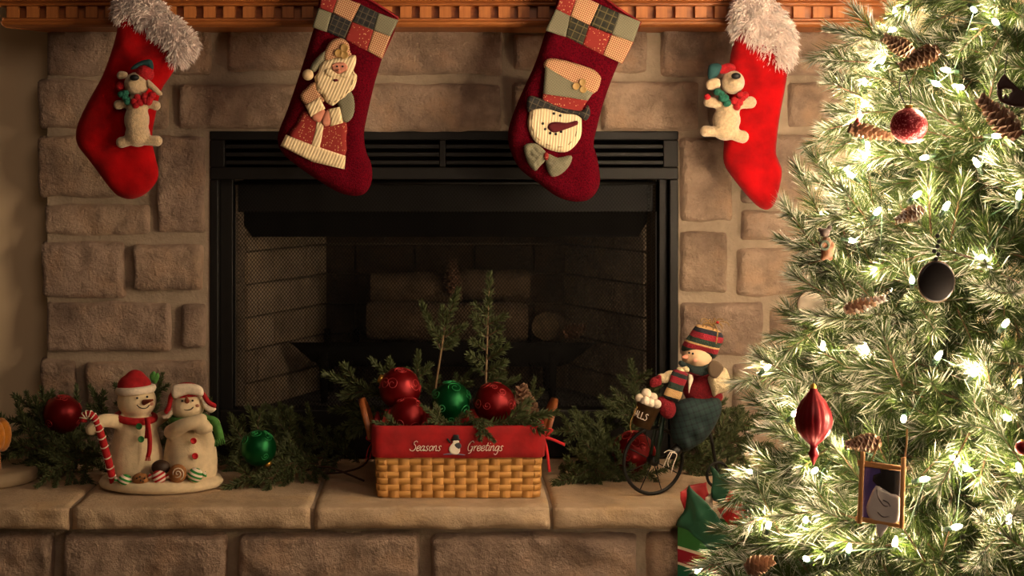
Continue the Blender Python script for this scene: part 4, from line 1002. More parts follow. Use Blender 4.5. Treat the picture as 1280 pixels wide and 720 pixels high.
# candy cane
cp = catmull([g(142, 604, -.05), g(137, 582, -.055), g(130, 556, -.06), g(124, 536, -.064), g(119, 524, -.064), g(112, 518, -.062), g(105.5, 520, -.06), g(104, 527, -.06)], 10)
cane = MB().tube(cp, gs(4.6), 10).build('candy_cane', M_redfelt, sn, label='red candy cane with white chevron bands')
for k in range(4, len(cp)-2, 5):
    c = cp[k]; d = (cp[k+1]-cp[k-1]).normalized(); R = frame_of(d, Vector((0, 1, 0)))
    MB().tube([c+R @ Vector((-.0028*abs(math.sin(a))+.0014, math.cos(a)*gs(4.75), math.sin(a)*gs(4.75))) for a in [2*PI*j/14 for j in range(14)]], gs(.85), 5, closed=True).build('white_band', M_whitefl, cane)
# sweets on the base
def sweet(name, x, y, rx, ry, mt, dy=-.066, wrap=True):
    o = ge(MB(), x, y, rx, ry, dy, min(rx, ry)).build(name, mt, sn)
    if wrap:
        for s_ in (-1, 1): MB().tube([g(x+s_*rx*.8, y, dy), g(x+s_*(rx+4), y-1, dy)], [gs(1.4), gs(4)], 8).build('wrapper_end', mt, o)
    return o
sweet('peppermint', 156, 600, 8.5, 7, M_gpep); sweet('peppermint', 199, 596, 9, 8.5, M_rpep); sweet('peppermint', 244, 594, 9.5, 9, M_gpep, -.06)
ck = sweet('cookie', 176, 599, 11, 7.5, M_cookie, wrap=False)
for dx, dy_ in ((-5, -1), (0, 1.5), (5, -1), (-1, -3), (3, 3)): MB().ell(g(176+dx, 599+dy_, -.0785), gs(1.2), None, 8, 6).build('chocolate_chip', M_choc, ck)
sweet('chocolate_bun', 201, 584, 11.5, 9, M_choc, -.055, False)
sc = sweet('cookie', 222, 592, 11.5, 11.5, M_cookie, -.062, False)
MB().tube([g(222+t*9*math.cos(t*15), 592+t*9*math.sin(t*15), -.062-gs(11.7)*math.sqrt(1-(t*.79)**2)) for t in [i/40 for i in range(2, 41)]], gs(.7), 5).build('icing_swirl', M_whitefl, sc)

# ------------------------------------------------------------------ woven basket
by0, by1 = -.385, -.2           # front and back
bk = thing('gift_basket', 'woven splint basket with red cloth liner embroidered Seasons Greetings', 'basket', (P(573, 0, by0).x, (by0+by1)/2, HZ))
BXL, BXR = P(471.5, 0, by0).x, P(675, 0, by0).x; bcx = (BXL+BXR)/2; hw = (BXR-BXL)/2; hd = (by1-by0)/2; bcy = (by0+by1)/2; BH = .142
def ring(s_, z, off=0.):
    """point on the rounded-rectangle wall of the basket, s_ in metres round from the front-left corner; walls flare a little"""
    k = 1+.035*(z-HZ)/BH; w_, d_ = hw*k, hd*k; per = 4*(w_+d_); s_ = s_ % per; r = .014
    if s_ < 2*w_: p, n = Vector((-w_+s_, -d_)), Vector((0, -1))
    elif s_ < 2*w_+2*d_: p, n = Vector((w_, -d_+s_-2*w_)), Vector((1, 0))
    elif s_ < 4*w_+2*d_: p, n = Vector((w_-(s_-2*w_-2*d_), d_)), Vector((0, 1))
    else: p, n = Vector((-w_, d_-(s_-4*w_-2*d_))), Vector((-1, 0))
    cx, cy = max(0, abs(p.x)-(w_-r)), max(0, abs(p.y)-(d_-r))
    if cx > 0 and cy > 0:
        q = Vector((cx*(1 if p.x > 0 else -1), cy*(1 if p.y > 0 else -1))); n = q.normalized(); p = Vector((math.copysign(w_-r, p.x), math.copysign(d_-r, p.y)))+n*r
    p = p+n*off
    return Vector((bcx+p.x, bcy+p.y, z)), Vector((n.x, n.y, 0))
per = 4*(hw+hd); nst = 46; stp = per/nst; rows = 11; rh = BH/rows
M_splint = wood('ash_splint', 'd09a52', 'a87234', 0, 1., .55); M_splint2 = wood('ash_stave', 'c68f4a', '9c682e', 2, 1., .55)
for r in range(rows):
    z = HZ+.002+rh*(r+.5); vs = []; fs = []; n = nst*4
    for i in range(n):
        s_ = per*i/n; off = .0009*math.cos(PI*(s_/stp-.5)+PI*r)
        for dz, o2 in ((-rh*.47, -.0005), (rh*.47, -.0005), (rh*.47, .0007), (-rh*.47, .0007), ):
            p, _ = ring(s_*4*(hw+hd)*(1+.035*(z-HZ)/BH)/per, z+dz, off*1.0+o2+.001); vs.append(p)
    for i in range(n):
        j = (i+1) % n
        for k in range(4): fs.append((i*4+k, j*4+k, j*4+(k+1) % 4, i*4+(k+1) % 4))
    MB().add(vs, fs).build('weaver', M_splint, bk)
for c in range(nst):
    s_ = stp*(c+.5)-0*stp; pts = []
    vs = []; fs = []; nn = rows*3
    for i in range(nn+1):
        z = HZ+.001+BH*i/nn; k = 1+.035*(z-HZ)/BH; off = -.0009*math.cos(PI*(c)+PI*(i/3-.5)) +.001
        for ds, o2 in ((-stp*.47, -.0005), (stp*.47, -.0005), (stp*.47, .0006), (-stp*.47, .0006)):
            p, _ = ring((s_+ds)*k, z, off+o2); vs.append(p)
    for i in range(nn):
        for q in range(4): fs.append((i*4+q, i*4+(q+1) % 4, i*4+4+(q+1) % 4, i*4+4+q))
    MB().add(vs, fs).build('stave', M_splint2, bk)
MB().span(BXL+.004, BXR-.004, by0+.004, by1-.004, HZ+.001, HZ+.006).build('basket_floor', M_splint, bk, smooth=False)
M_liner = mat('red_cotton', 'a80d12', .9, var=.12, vscale=30, bump=.25, bscale=120, vcol='860a0e')
def liner_loop(prof):
    vs = []; fs = []; n = 150
    for i in range(n):
        s_ = i/n
        for z, off in prof:
            k = 1+.035*(z-HZ)/BH; p, nn_ = ring(s_*per*k, z, off+.0022*noise.noise(Vector((s_*38, z*24, 4)))+.0008*noise.noise(Vector((s_*150, z*40, 8))))
            p.z += .0015*noise.noise(Vector((s_*16, 2, off*50))); vs.append(p)
    k = len(prof)
    for i in range(n):
        j = (i+1) % n
        for q in range(k-1): fs.append((i*k+q, j*k+q, j*k+q+1, i*k+q+1))
    return MB().add(vs, fs)
zt = HZ+BH
lin_o = liner_loop([(zt-.060, .0055), (zt-.0585, .0072), (zt-.045, .0068), (zt-.03, .0064), (zt-.012, .006), (zt+.001, .005), (zt+.004, .001), (zt+.001, -.004), (zt-.02, -.006), (zt-.07, -.007), (zt-.12, -.008)]).build('cloth_liner', M_liner, bk)
GL = {'S': ([[(.9, 1.7), (.62, 1.95), (.25, 1.75), (.3, 1.35), (.7, .95), (.75, .4), (.4, 0), (-.1, .1), (-.3, .35)]], 1.0), 'e': ([[(.1, .45), (.6, .6), (.6, .95), (.3, 1), (.05, .6), (.15, .1), (.45, 0), (.8, .3)]], .8),
      'a': ([[(.65, .85), (.4, 1), (.1, .7), (.05, .2), (.3, 0), (.6, .4), (.7, .95), (.62, .2), (.75, 0), (.95, .3)]], .95), 's': ([[(.6, .85), (.4, 1), (.15, .8), (.35, .5), (.5, .25), (.3, 0), (0, .1)]], .72),
      'o': ([[(.4, 1), (.1, .7), (.1, .2), (.35, 0), (.65, .3), (.65, .8), (.4, 1)]], .8), 'n': ([[(.05, 1), (.08, .5), (.1, 0)], [(.1, .6), (.4, 1), (.6, .85), (.6, .2), (.75, 0), (.9, .2)]], .95),
      'G': ([[(1, 1.6), (.7, 1.95), (.25, 1.6), (.05, .8), (.3, .05), (.75, .1), (.95, .6), (.95, .8)], [(.6, .8), (.85, .84), (1.1, .8)], [(.95, .8), (.92, .1), (.75, -.4), (.4, -.5)]], 1.25), 'r': ([[(.05, 1), (.08, .5), (.1, 0)], [(.1, .5), (.35, .95), (.6, .95)]], .65),
      't': ([[(.3, 1.6), (.22, .8), (.2, .3), (.35, 0), (.6, .2)], [(0, 1.05), (.3, 1.06), (.6, 1.1)]], .6), 'i': ([[(.15, 1), (.13, .5), (.15, .2), (.3, 0), (.45, .2)], [(.2, 1.4), (.22, 1.45), (.23, 1.5)]], .45),
      'g': ([[(.65, .85), (.4, 1), (.1, .7), (.05, .2), (.3, 0), (.6, .4), (.7, .95), (.68, .1), (.6, -.5), (.3, -.75), (0, -.5)]], .9),
      'N': ([[(0, 0), (0, 1), (0, 2)], [(0, 2), (.5, 1), (1, 0)], [(1, 0), (1, 1), (1, 2)]], 1.35), 'O': ([[(.5, 2), (.05, 1.5), (.05, .5), (.5, 0), (.95, .5), (.95, 1.5), (.5, 2)]], 1.35), 'W': ([[(0, 2), (.2, 1), (.35, 0)], [(.35, 0), (.5, .7), (.65, 1.4)], [(.65, 1.4), (.8, .7), (.95, 0)], [(.95, 0), (1.1, 1), (1.3, 2)]], 1.6),
      'B': ([[(0, 0), (0, 1), (0, 2)], [(0, 2), (.7, 1.9), (.75, 1.2), (0, 1.05)], [(0, 1.05), (.85, .9), (.85, .15), (0, 0)]], 1.15), 'A': ([[(0, 0), (.25, 1), (.5, 2)], [(.5, 2), (.75, 1), (1, 0)], [(.2, .7), (.5, .7), (.8, .7)]], 1.3), 'L': ([[(0, 2), (0, 1), (0, 0)], [(0, 0), (.4, 0), (.75, 0)]], 1.0)}
def write(text, x, size, shear, fn, rad, gap=0.):
    """sewn or painted lettering: every stroke a thin raised line; fn maps (x, height) to a place on the surface"""
    m = MB()
    for ch in text:
        st, adv = GL[ch]
        for s_ in st: m.tube([fn(x+(p.x+p.y*shear)*size, p.y*size) for p in catmull([Vector(q) for q in s_], 4)], rad, 5)
        x += (adv+gap)*size
    return m
lyf = by0-.0105
def on_liner(x, h): return Vector((P(x, 0, lyf).x, lyf-.0006, P(0, 563.5-h, lyf).z))
M_white_thread = mat('white_thread', 'f1e4d2', .8, var=0)
write('Seasons', 513.5, 6.3, .28, on_liner, .00075).build('lettering', M_white_thread, lin_o, label='white script lettering Seasons')
write('Greetings', 583.5, 6.3, .28, on_liner, .00075).build('lettering', M_white_thread, lin_o, label='white script lettering Greetings')
emb = [('embroidered_snowman', [(563, 557), (568, 553), (574, 557), (575, 564), (571, 568), (564, 567), (561, 562)], M_white_thread), ('embroidered_head', [(566, 552), (570, 549), (574, 552), (572, 556), (567, 556)], M_white_thread),
       ('embroidered_hat', [(564, 549), (566, 548.5), (566.5, 543.5), (573.5, 543.5), (574, 548.5), (576, 549), (575.5, 550.5), (564, 550.5)], M_nose), ('embroidered_scarf', [(568, 556), (574, 553), (577, 558), (573, 561)], mat('grey_thread', '4a4a50', .8, var=0)),
       ('embroidered_arm', [(562, 554), (558.5, 549), (560, 548), (564, 552.5)], M_nose), ('embroidered_ground', [(555, 567.5), (566, 566.5), (580, 568), (580, 569), (566, 568), (555, 568.5)], mat('blue_thread', '7a7690', .8, var=0))]
for nm, pts, mt in emb: MB().puff(pts, lyf-.0008-(.0006 if 'hat' in nm or 'scarf' in nm else 0), .0009, .0015, smooth=2 if 'hat' not in nm else 0).build(nm, mt, lin_o)
M_leather = mat('brown_leather', '8a4a20', .5, var=.15, bump=.2)
for sx in (-1, 1):
    ex = bcx+sx*(hw*1.035+.004); pts = []
    for k in range(13):
        a = PI*k/12; pts.append(Vector((ex+sx*(.004+.022*math.sin(a)), bcy-.052*math.cos(a)-.02, zt-.03+.075*math.sin(a)**.8)))
    MB().ribbon(pts, .012, .0025, wdir=[Vector((.9*sx, -.25, -.35*math.sin(PI*k/12)+.1)) for k in range(13)]).build('leather_handle', M_leather, bk)
M_rib = mat('red_ribbon', 'b5101a', .8, var=.1)
for pts in ([(470, 545), (462, 540), (458, 548), (466, 552), (470, 547)], [(470, 547), (463, 556), (460, 562), (457, 576)], [(470, 547), (465, 562), (462, 574)]):
    MB().ribbon(catmull([P(x, y, by0+.03) for x, y in pts], 4), .0045, .001, wdir=(.2, 1, .2)).build('ribbon_tie', M_rib, bk)
for pts in ([(679, 546), (690, 549), (706, 556)], [(679, 547), (683, 560), (687, 590)], [(679, 546), (684, 536), (690, 538), (682, 546)]):
    MB().ribbon(catmull([P(x, y, by0+.01) for x, y in pts], 4), .006, .001, wdir=(.1, .5, .9) if pts[-1][0] > 700 else (.9, .3, .1)).build('ribbon_tie', M_rib, bk)
# contents of the basket
bauble('bauble', P(500, 486, -.285), S(26, -.285), M_redball, 'red swirled bauble topmost at the tall sprig end of the basket', M_redglit, Matrix.Rotation(-1.1, 3, 'Y'), sd=8)
bauble('bauble', P(510, 519, -.325), S(22.5, -.325), M_redball, 'lower red swirled bauble tucked against the basket rim', M_redglit, Matrix.Rotation(-1.9, 3, 'Y'), sd=9)
bauble('bauble', P(563, 503, -.29), S(26.5, -.29), M_grnball, 'green swirled bauble between red ones in the basket', M_grnglit, Matrix.Rotation(2.2, 3, 'Y'), squash=.9, sd=10)
bauble('bauble', P(618, 504, -.30), S(26, -.30), M_redball, 'red swirled bauble beside the pine cone in the basket', M_redglit, Matrix.Rotation(2.5, 3, 'Y'), sd=11)
pine_cone(P(661, 532, -.27), P(652, 484, -.285), S(19, -.27), 'brown pine cone beside the red bauble in the basket')
G2 = 'fir sprigs in the basket'
fir('fork', (539, 520, -.24), (564, 357, -.24), 'forked fir sprig standing tall behind the green bauble', G2, 0, 0., 'fir_sprig')
fir('spire', (606, 520, -.24), (612, 344, -.24), 'tall straight fir sprig standing behind the basket baubles', G2, 0, 0., 'fir_sprig')
for i, (a, b) in enumerate((((505, 505, -.23), (408, 468, -.2)), ((510, 495, -.23), (465, 450, -.23)), ((520, 500, -.23), (523, 440, -.23)), ((485, 515, -.22), (415, 512, -.17)), ((480, 520, -.25), (425, 535, -.17)), ((560, 500, -.22), (590, 462, -.22)),
        ((640, 500, -.22), (612, 466, -.22)), ((660, 520, -.24), (668, 474, -.24)), ((600, 500, -.22), (648, 472, -.22)), ((545, 500, -.22), (535, 462, -.22)))):
    fir('tip', a, b, ['fir sprig reaching farthest out over the basket handle', 'fir sprig rising beside the topmost red bauble', 'short upright fir sprig behind the topmost red bauble', 'fir sprig level over the basket handle', 'fir sprig drooping outside the basket handle', 'fir sprig behind the green swirled bauble', 'fir sprig at the foot of the tall straight sprig', 'upright fir sprig behind the basket pine cone', 'fir sprig between red bauble and basket pine cone', 'fir sprig at the foot of the forked sprig'][i], G2, i, None, 'fir_sprig')
for i, (a, b) in enumerate((((592, 534, -.37), (694, 516, -.38)), ((568, 537, -.37), (528, 508, -.37)), ((560, 538, -.375), (600, 526, -.375)), ((596, 528, -.39), (617, 551, -.408)), ((505, 537, -.37), (468, 528, -.375)), ((520, 538, -.37), (565, 530, -.37)))):
    fir('tip', a, b, ['pale fir sprig lying along the liner rim below the pine cone', 'fir sprig between the lower red bauble and the green one', 'fir sprig on the rim under the green swirled bauble', 'fir sprig hanging down over the liner above Greetings', 'fir sprig on the rim under the lower red bauble', 'fir sprig on the rim above the embroidered snowman'][i], G2, i, None, 'fir_sprig')

# ------------------------------------------------------------------ cones in the firebox
pine_cone(P(565, 366, .22), P(566, 326, .22), S(13, .22), 'dark pine cone standing between the logs behind the mesh', c1=(.13, .08, .05))
pine_cone(P(705, 418, .24), P(730, 410, .24), S(12, .24), 'small pine cone lying on the end of the grate', c1=(.13, .08, .05))

# ------------------------------------------------------------------ snowman riding a high-wheel bicycle
wy = -.36
M_iron2 = mat('black_bicycle_iron', '14120f', .5, .4, var=.1)
M_fork = mat('dark_green_paint', '1c2f25', .5, .2, var=.1)
bi = thing('snowman_on_bicycle', 'knit-capped snowman doll riding a black high-wheel bicycle with a bucket', 'figurine', (P(816, 0, wy).x, wy, HZ))
OB = org(bi)
yaw = math.radians(20); WR = S(41, wy)
wc = Vector((P(816.5, 0, wy).x, wy, HZ+WR+.0035)); ux = Vector((math.cos(yaw), math.sin(yaw), 0)); un = Vector((-math.sin(yaw), math.cos(yaw), 0)); uz = Vector((0, 0, 1))
wh = MB().tube([wc+(ux*math.cos(a)+uz*math.sin(a))*WR for a in [2*PI*k/40 for k in range(40)]], .0038, 8, closed=True, up=un).build('front_wheel', M_iron2, bi)
for k in range(8):
    a = k*PI/4+.3; MB().tube([wc, wc+(ux*math.cos(a)+uz*math.sin(a))*WR*.98], .0011, 5).build('spoke', M_iron2, wh)
MB().lathe([(.006, -.012), (.010, -.009), (.010, .009), (.006, .012)], wc, 14, frame_of(un) @ Matrix.Rotation(PI/2, 3, 'Y')).build('hub', M_iron2, wh)
top = P(828, 505, wy+.01)
for s_ in (-1, 1): MB().ribbon([wc+un*.014*s_, wc+un*.013*s_+(top-wc)*.5, top+un*.006*s_], .009 if s_ < 0 else .007, .003, wdir=ux).build('fork', M_fork, bi)
rw = Vector((P(897, 0, wy+.06).x, wy+.06, HZ+.029)); 
r2 = MB().tube([rw+(ux*math.cos(a)+uz*math.sin(a))*.025 for a in [2*PI*k/26 for k in range(26)]], .0032, 7, closed=True, up=un).build('rear_wheel', M_iron2, bi)
for k in range(6): MB().tube([rw, rw+(ux*math.cos(k*PI/3)+uz*math.sin(k*PI/3))*.025], .0009, 5).build('spoke', M_iron2, r2)
MB().tube(catmull([top, P(850, 507, wy+.03), P(876, 522, wy+.045), P(888, 545, wy+.055), P(893, 570, wy+.06), rw], 5), .0036, 7).build('backbone', M_iron2, bi)
MB().tube([P(818, 500, wy-.03), P(826, 503, wy+.0), P(836, 498, wy+.04)], .0028, 6).build('handlebar', M_iron2, bi)
pd = wc+uz*-.012-un*.018; MB().tube([wc, wc-un*.018, pd], .0022, 6).build('pedal_crank', M_iron2, bi)
def bs(q, oy_=0): return S(q, wy+oy_)
def bq(pts): return cr(pts, 800, 390, 5.54)
def bstripe(name, cols, period, ang, px, Y):
    """striped knit whose first band starts at pixel px"""
    p = P(*px, Y)-OB; z0 = -math.sin(ang)*p.x+math.cos(ang)*p.z
    k = N(name); v = k.coord(rot=(0, ang, 0)); sp = k.n('SeparateXYZ'); k.l(v, sp.inputs[0])
    z = k.math('ADD', sp.outputs[2], k.math('MULTIPLY', k.noise(v, 90, 2), .002))
    f = k.math('DIVIDE', k.math('SUBTRACT', z, z0+.001), period)
    k.col(k.ramp(f, [(p_, lin(c)) for p_, c in cols], True)); k.b.inputs['Roughness'].default_value = .95
    k.bump(k.noise(v, 450, 2), .9, .003); MATS[name] = k.m; return k.m
hx = math.radians(-14)
M_cap = bstripe('striped_cap_knit', [(0, '26382c'), (.17, '8c1626'), (.34, 'c9a06c'), (.40, '26382c'), (.58, '8c1626'), (.78, '1c1c28'), (.93, 'c9a06c')], bs(36), hx, (853, 438), wy)
M_scarf = bstripe('striped_scarf_knit', [(0, '5a2a20'), (.12, '1c1c1c'), (.22, 'c9a06c'), (.42, '26382c'), (.58, '8c1626'), (.74, '1c2a28'), (.84, '7a1424'), (.95, '1c2a28')], bs(50), math.radians(-18), (832, 503), wy)
M_creamknit = mat('cream_knit', 'e4cfa6', .95, var=.1, vscale=200, bump=.8, bscale=380, dist=.004)
M_dredknit = mat('dark_red_knit', '8c0f1c', .95, var=.2, vscale=200, bump=.8, bscale=380, dist=.004)
M_pants = plaid('green_plaid_flannel', '1c3230', '10171c', .011, .3, .45, '2c4a48', .011)
def be(m, x, y, rx, ry, dy=0, rd=None, rot=0): return m.ell(P(x, y, wy+dy), (bs(rx), bs(rd or min(rx, ry)), bs(ry)), Matrix.Rotation(rot, 3, 'Y'), 18, 12)
be(MB(), 871, 446, 19, 15.5, .0, 17).build('head', mat('peach_felt', 'dcb892', .95, var=.08), bi)
MB().puff(bq([(290, 268), (300, 215), (345, 150), (378, 104), (402, 86), (480, 102), (560, 140), (578, 190), (553, 248), (515, 322), (450, 302), (370, 277)]), wy, .03, .032, back=1., res=.004).build('striped_cap', M_cap, bi)
MB().tube([P(858, 446, wy-.020), P(853, 446.5, wy-.028)], [bs(3), bs(1.2)], 8).build('carrot_nose', M_pink, bi)
for x, y in ((861.5, 441), (866, 442)): MB().ell(P(x, y, wy-.0265), bs(1.5), None, 8, 6).build('eye', M_nose, bi)
be(MB(), 869, 450.5, 3, 2.4, -.0285, .5).build('blush', M_blush, bi)
m = MB(); be(m, 876, 484, 24, 21, .005, 19); be(m, 880, 496, 24, 12, .005, 18); m.build('torso', M_dredknit, bi, remesh=.003)
MB().puff(bq([(335, 440), (362, 430), (368, 470), (350, 520), (338, 560)]), wy-.034, .003, .004).build('shirt_front', M_whitefl, bi)
MB().tube(catmull([P(857, 459, wy-.012), P(866, 463, wy-.034), P(878, 464, wy-.032), P(887, 460, wy-.012)], 4), bs(6), 8).build('scarf_wrap', M_scarf, bi)
for x, y in ((853, 455), (857, 461), (851, 463)): be(MB(), x, y, 5.5, 3.6, -.036, 4, .6).build('scarf_knot', M_creamknit if x != 853 else M_scarf, bi)
MB().puff(bq([(235, 400), (330, 430), (300, 530), (270, 610), (165, 590), (200, 490)]), wy-.040, .006, .008).build('scarf_tail', M_scarf, bi)
m = MB(); be(m, 829, 473, 9, 6, -.025, 7, .3); be(m, 840, 470, 10, 7, -.02, 8, .3); m.build('sleeve', M_creamknit, bi, remesh=.003)
m = MB(); be(m, 820, 477, 8, 6.5, -.03, 6); be(m, 817, 479, 6, 5.5, -.03, 5); be(m, 824, 472, 3.5, 4, -.034, 3.5); m.build('mitten', M_dredknit, bi, remesh=.0025)
MB().puff(bq([(470, 452), (520, 425), (582, 385), (612, 425), (625, 490), (603, 545), (540, 568), (508, 585), (488, 525)]), wy-.03, .016, .018, wrinkle=.004, wf=200).build('sleeve', M_creamknit, bi)
MB().puff(bq([(470, 368), (500, 335), (540, 342), (580, 382), (562, 420), (530, 458), (490, 450), (472, 420)]), wy-.048, .003, .004, smooth=2).build('felt_mitten', mat('taupe_felt', '5e4c3a', .95, var=.08), bi)
m = MB(); be(m, 834, 510, 11, 14, -.03, 9, -.25); be(m, 829, 503, 9, 8, -.032, 8); m.build('mitten', M_dredknit, bi, remesh=.003)
MB().puff(cr([(255, 345), (290, 325), (345, 320), (402, 318), (427, 345), (415, 400), (372, 470), (330, 503), (290, 524), (262, 514), (236, 465), (240, 400)], 760, 390, 3), wy-.015, .032, .035, wrinkle=.008, wf=45, back=.9).build('plaid_trousers', M_pants, bi)
MB().tube([P(852, 556, wy-.02), P(842, 566, wy-.03), P(836, 570, wy-.035)], [bs(7), bs(7), bs(5)], 8).build('boot', M_iron2, bi)
for pts in ([(838, 565), (846, 568), (842, 580), (839, 592)], [(838, 565), (834, 572), (829, 584)], [(840, 566), (835, 577), (836, 584)], [(830, 566), (836, 563), (844, 565)]):
    MB().tube(catmull([P(x, y, wy-.055) for x, y in pts], 4), .0009, 5).build('white_lace', M_white_thread, bi)
M_raffia = mat('raffia', 'b08a4c', .8, var=.2)
random.seed(4)
for k in range(13):
    a = k*.5; x, y = 890, 408; dx, dy = math.cos(a)*random.uniform(8, 22), math.sin(a)*random.uniform(4, 9)-3
    MB().tube(catmull([P(x, y, wy), P(x+dx*.5, y+dy*.5-4, wy-.008*math.sin(a)-.008), P(x+dx, y+dy, wy-.01), P(x+dx*1.1, y+dy+4, wy-.012)], 3), .0009, 4).build('raffia_strand', M_raffia, bi)
MB().tube(catmull([P(893, 405, wy-.02), P(897, 414, wy-.03), P(896, 424, wy-.034), P(895, 430, wy-.034)], 3), .0011, 5).build('raffia_strand', M_raffia, bi)
be(MB(), 897, 403, 2, 1.8, -.012, 2).build('berry', M_redfelt, bi)
# bucket of snowballs
M_bucket = mat('brown_tin', '4a3216', .5, .4, var=.2, vscale=60)
b0, b1 = P(801.5, 533, wy-.035), P(811, 506, wy-.035); ax = b1-b0; Rb = (ax.normalized()).to_track_quat('Z', 'Y').to_matrix(); hb = ax.length
bkt = MB().lathe([(bs(11.5), 0), (bs(12), .001), (bs(15), hb*.97), (bs(15.8), hb), (bs(14.6), hb), (bs(13.8), hb*.8), (bs(3), hb*.75)], b0, 28, Rb).build('bucket', M_bucket, bi, label='brown tin bucket lettered SNOWBALLS')
def on_bucket(x, h):
    zz = hb*.36+h; r = bs(12)+(bs(15)-bs(12))*zz/hb+.0006; th = th0+x/r
    return b0+Rb @ Vector((math.cos(th)*r, math.sin(th)*r, zz))
tsz = bs(4.1); nl = Rb.transposed() @ Vector((0, -1, 0)); th0 = math.atan2(nl.y, nl.x)
wd = sum(GL[c][1]+.0 for c in 'SNOWBALLS')*tsz
write('SNOWBALLS', -wd+bs(1.5), tsz, .0, on_bucket, .0006).build('lettering', M_white_thread, bkt)
for x, y, r in ((808, 492, 6.4), (800, 498, 6), (807, 502, 6.3), (816, 497, 6.2), (821, 505, 5.6), (813, 504, 6)): be(MB(), x, y, r, r, -.035 - (.012 if y > 500 else 0), r).build('snowball', M_whitefl, bkt)
MB().tube(catmull([P(797, 508, wy-.05), P(789, 525, wy-.05), P(788, 535, wy-.05), P(790, 541, wy-.05)], 4), .0009, 5).build('bucket_cord', M_raffia, bkt)

# ------------------------------------------------------------------ gift bag under the tree
gb = thing('gift_bag', 'green, red and white striped gift bag stuffed with tissue, on the floor', 'gift bag', (.52, -.66, 0))
A = Vector((.437, -.552, 0)); B_ = A+Vector((.175, -.225, 0)); nrm = (B_-A).cross(Vector((0, 0, 1))).normalized(); dep = -nrm*.11 if nrm.y < 0 else nrm*.11
bz = .405; k = N('striped_gift_paper'); v = k.coord(); sp = k.n('SeparateXYZ'); k.l(v, sp.inputs[0])
f = k.math('FRACT', k.math('DIVIDE', k.math('SUBTRACT', sp.outputs[2], bz), .094))
k.col(k.ramp(f, [(0, lin('0d5a3e')), (.24, lin('0f6b4a')), (.25, lin('d8c4a8')), (.30, lin('8e1228')), (.55, lin('8e1228')), (.56, lin('d8c4a8')), (.62, lin('2f6a30')), (1, lin('2f6a30'))], True)); k.b.inputs['Roughness'].default_value = .4
k.bump(k.noise(v, 25, 2), .15, .01); M_gift = k.m
def wall_quad(a, b, o=Vector((0, 0, 0))):
    return [a+o+Vector((0, 0, .001)), b+o+Vector((0, 0, .001)), b+o+Vector((0, 0, bz)), a+o+Vector((0, 0, bz))]
def panel(name, a, b):
    t_ = (b-a).cross(Vector((0, 0, 1))).normalized()*.0008; vs = []; fs = []; nx = 8; nz = 12
    for sgn in (1, -1):
        for j in range(nz+1):
            for i in range(nx+1):
                p = a.lerp(b, i/nx)+Vector((0, 0, .001+(bz-.001)*j/nz)); bul = .006*math.sin(PI*i/nx)*math.sin(PI*j/nz*.8); vs.append(p+t_*sgn+t_.normalized()*bul)
    q = (nx+1)*(nz+1)
    for j in range(nz):
        for i in range(nx):
            c = j*(nx+1)+i; fs.append((c, c+1, c+nx+2, c+nx+1)); fs.append((q+c+nx+1, q+c+nx+2, q+c+1, q+c))
    MB().add(vs, fs).build(name, M_gift, gb)
panel('bag_front', A, B_); panel('bag_side', B_, B_+dep); panel('bag_back', B_+dep, A+dep); panel('bag_side', A+dep, A)
MB().add([A+Vector((0, 0, .002)), B_+Vector((0, 0, .002)), B_+dep+Vector((0, 0, .002)), A+dep+Vector((0, 0, .002))], [(0, 1, 2, 3)]).build('bag_bottom', M_gift, gb)
hd_ = (B_-A)
M_cordg = mat('green_cord', '0d7a5a', .6, var=0)
MB().tube(catmull([A+hd_*.28+nrm*.004+Vector((0, 0, bz-.03)), A+hd_*.28+nrm*.008+Vector((0, 0, bz-.08)), A+hd_*.32+nrm*.012+Vector((0, 0, bz-.16)), A+hd_*.6+nrm*.012+Vector((0, 0, bz-.18)), A+hd_*.72+nrm*.008+Vector((0, 0, bz-.08)), A+hd_*.72+nrm*.004+Vector((0, 0, bz-.03))], 5), .0016, 6).build('cord_handle', M_cordg, gb)
M_tg = mat('green_tissue', '1f5238', .6, var=.15, vscale=14); M_tr = mat('red_tissue', 'b81616', .6, var=.2, vscale=14)
def tissue(pts, mt, name='tissue_sheet', amp=.008, seed=0):
    """crumpled sheet: pixel outline with a depth at every corner, bent by folds"""
    me = MB(); q = [P(*p) for p in pts]; c = sum(q, Vector())/len(q); vs = [c]; fs = []; n = len(q); rings = 6
    for r in range(1, rings+1):
        for i in range(n*4):
            a, b = q[i//4], q[(i//4+1) % n]; p = c.lerp(a.lerp(b, (i % 4)/4), r/rings)
            w_ = noise.noise_vector(p*28+Vector((seed, 0, 0)))*amp*(.5+.5*r/rings)+noise.noise_vector(p*70)*amp*.3; vs.append(p+w_)
    m_ = n*4
    for i in range(m_): fs.append((0, 1+i, 1+(i+1) % m_))
    for r in range(rings-1):
        for i in range(m_): a = 1+r*m_; fs.append((a+i, a+m_+i, a+m_+(i+1) % m_, a+(i+1) % m_))
    o = me.add(vs, fs).build(name, mt, gb, smooth=True); sd = o.modifiers.new('thick', 'SOLIDIFY'); sd.thickness = .0006
tissue([(859, 603, -.575), (882, 628, -.60), (905, 655, -.64), (921, 672, -.68), (890, 690, -.64), (860, 665, -.58), (846, 656, -.56), (855, 635, -.57)], M_tg, seed=1)
tissue([(852, 614, -.53), (862, 608, -.52), (885, 600, -.52), (890, 622, -.53), (884, 650, -.55), (855, 650, -.53)], M_tr, seed=2)
tissue([(887, 583, -.52), (896, 592, -.53), (925, 587, -.55), (935, 605, -.57), (912, 630, -.57), (892, 628, -.55), (888, 605, -.53)], M_tg, seed=3)
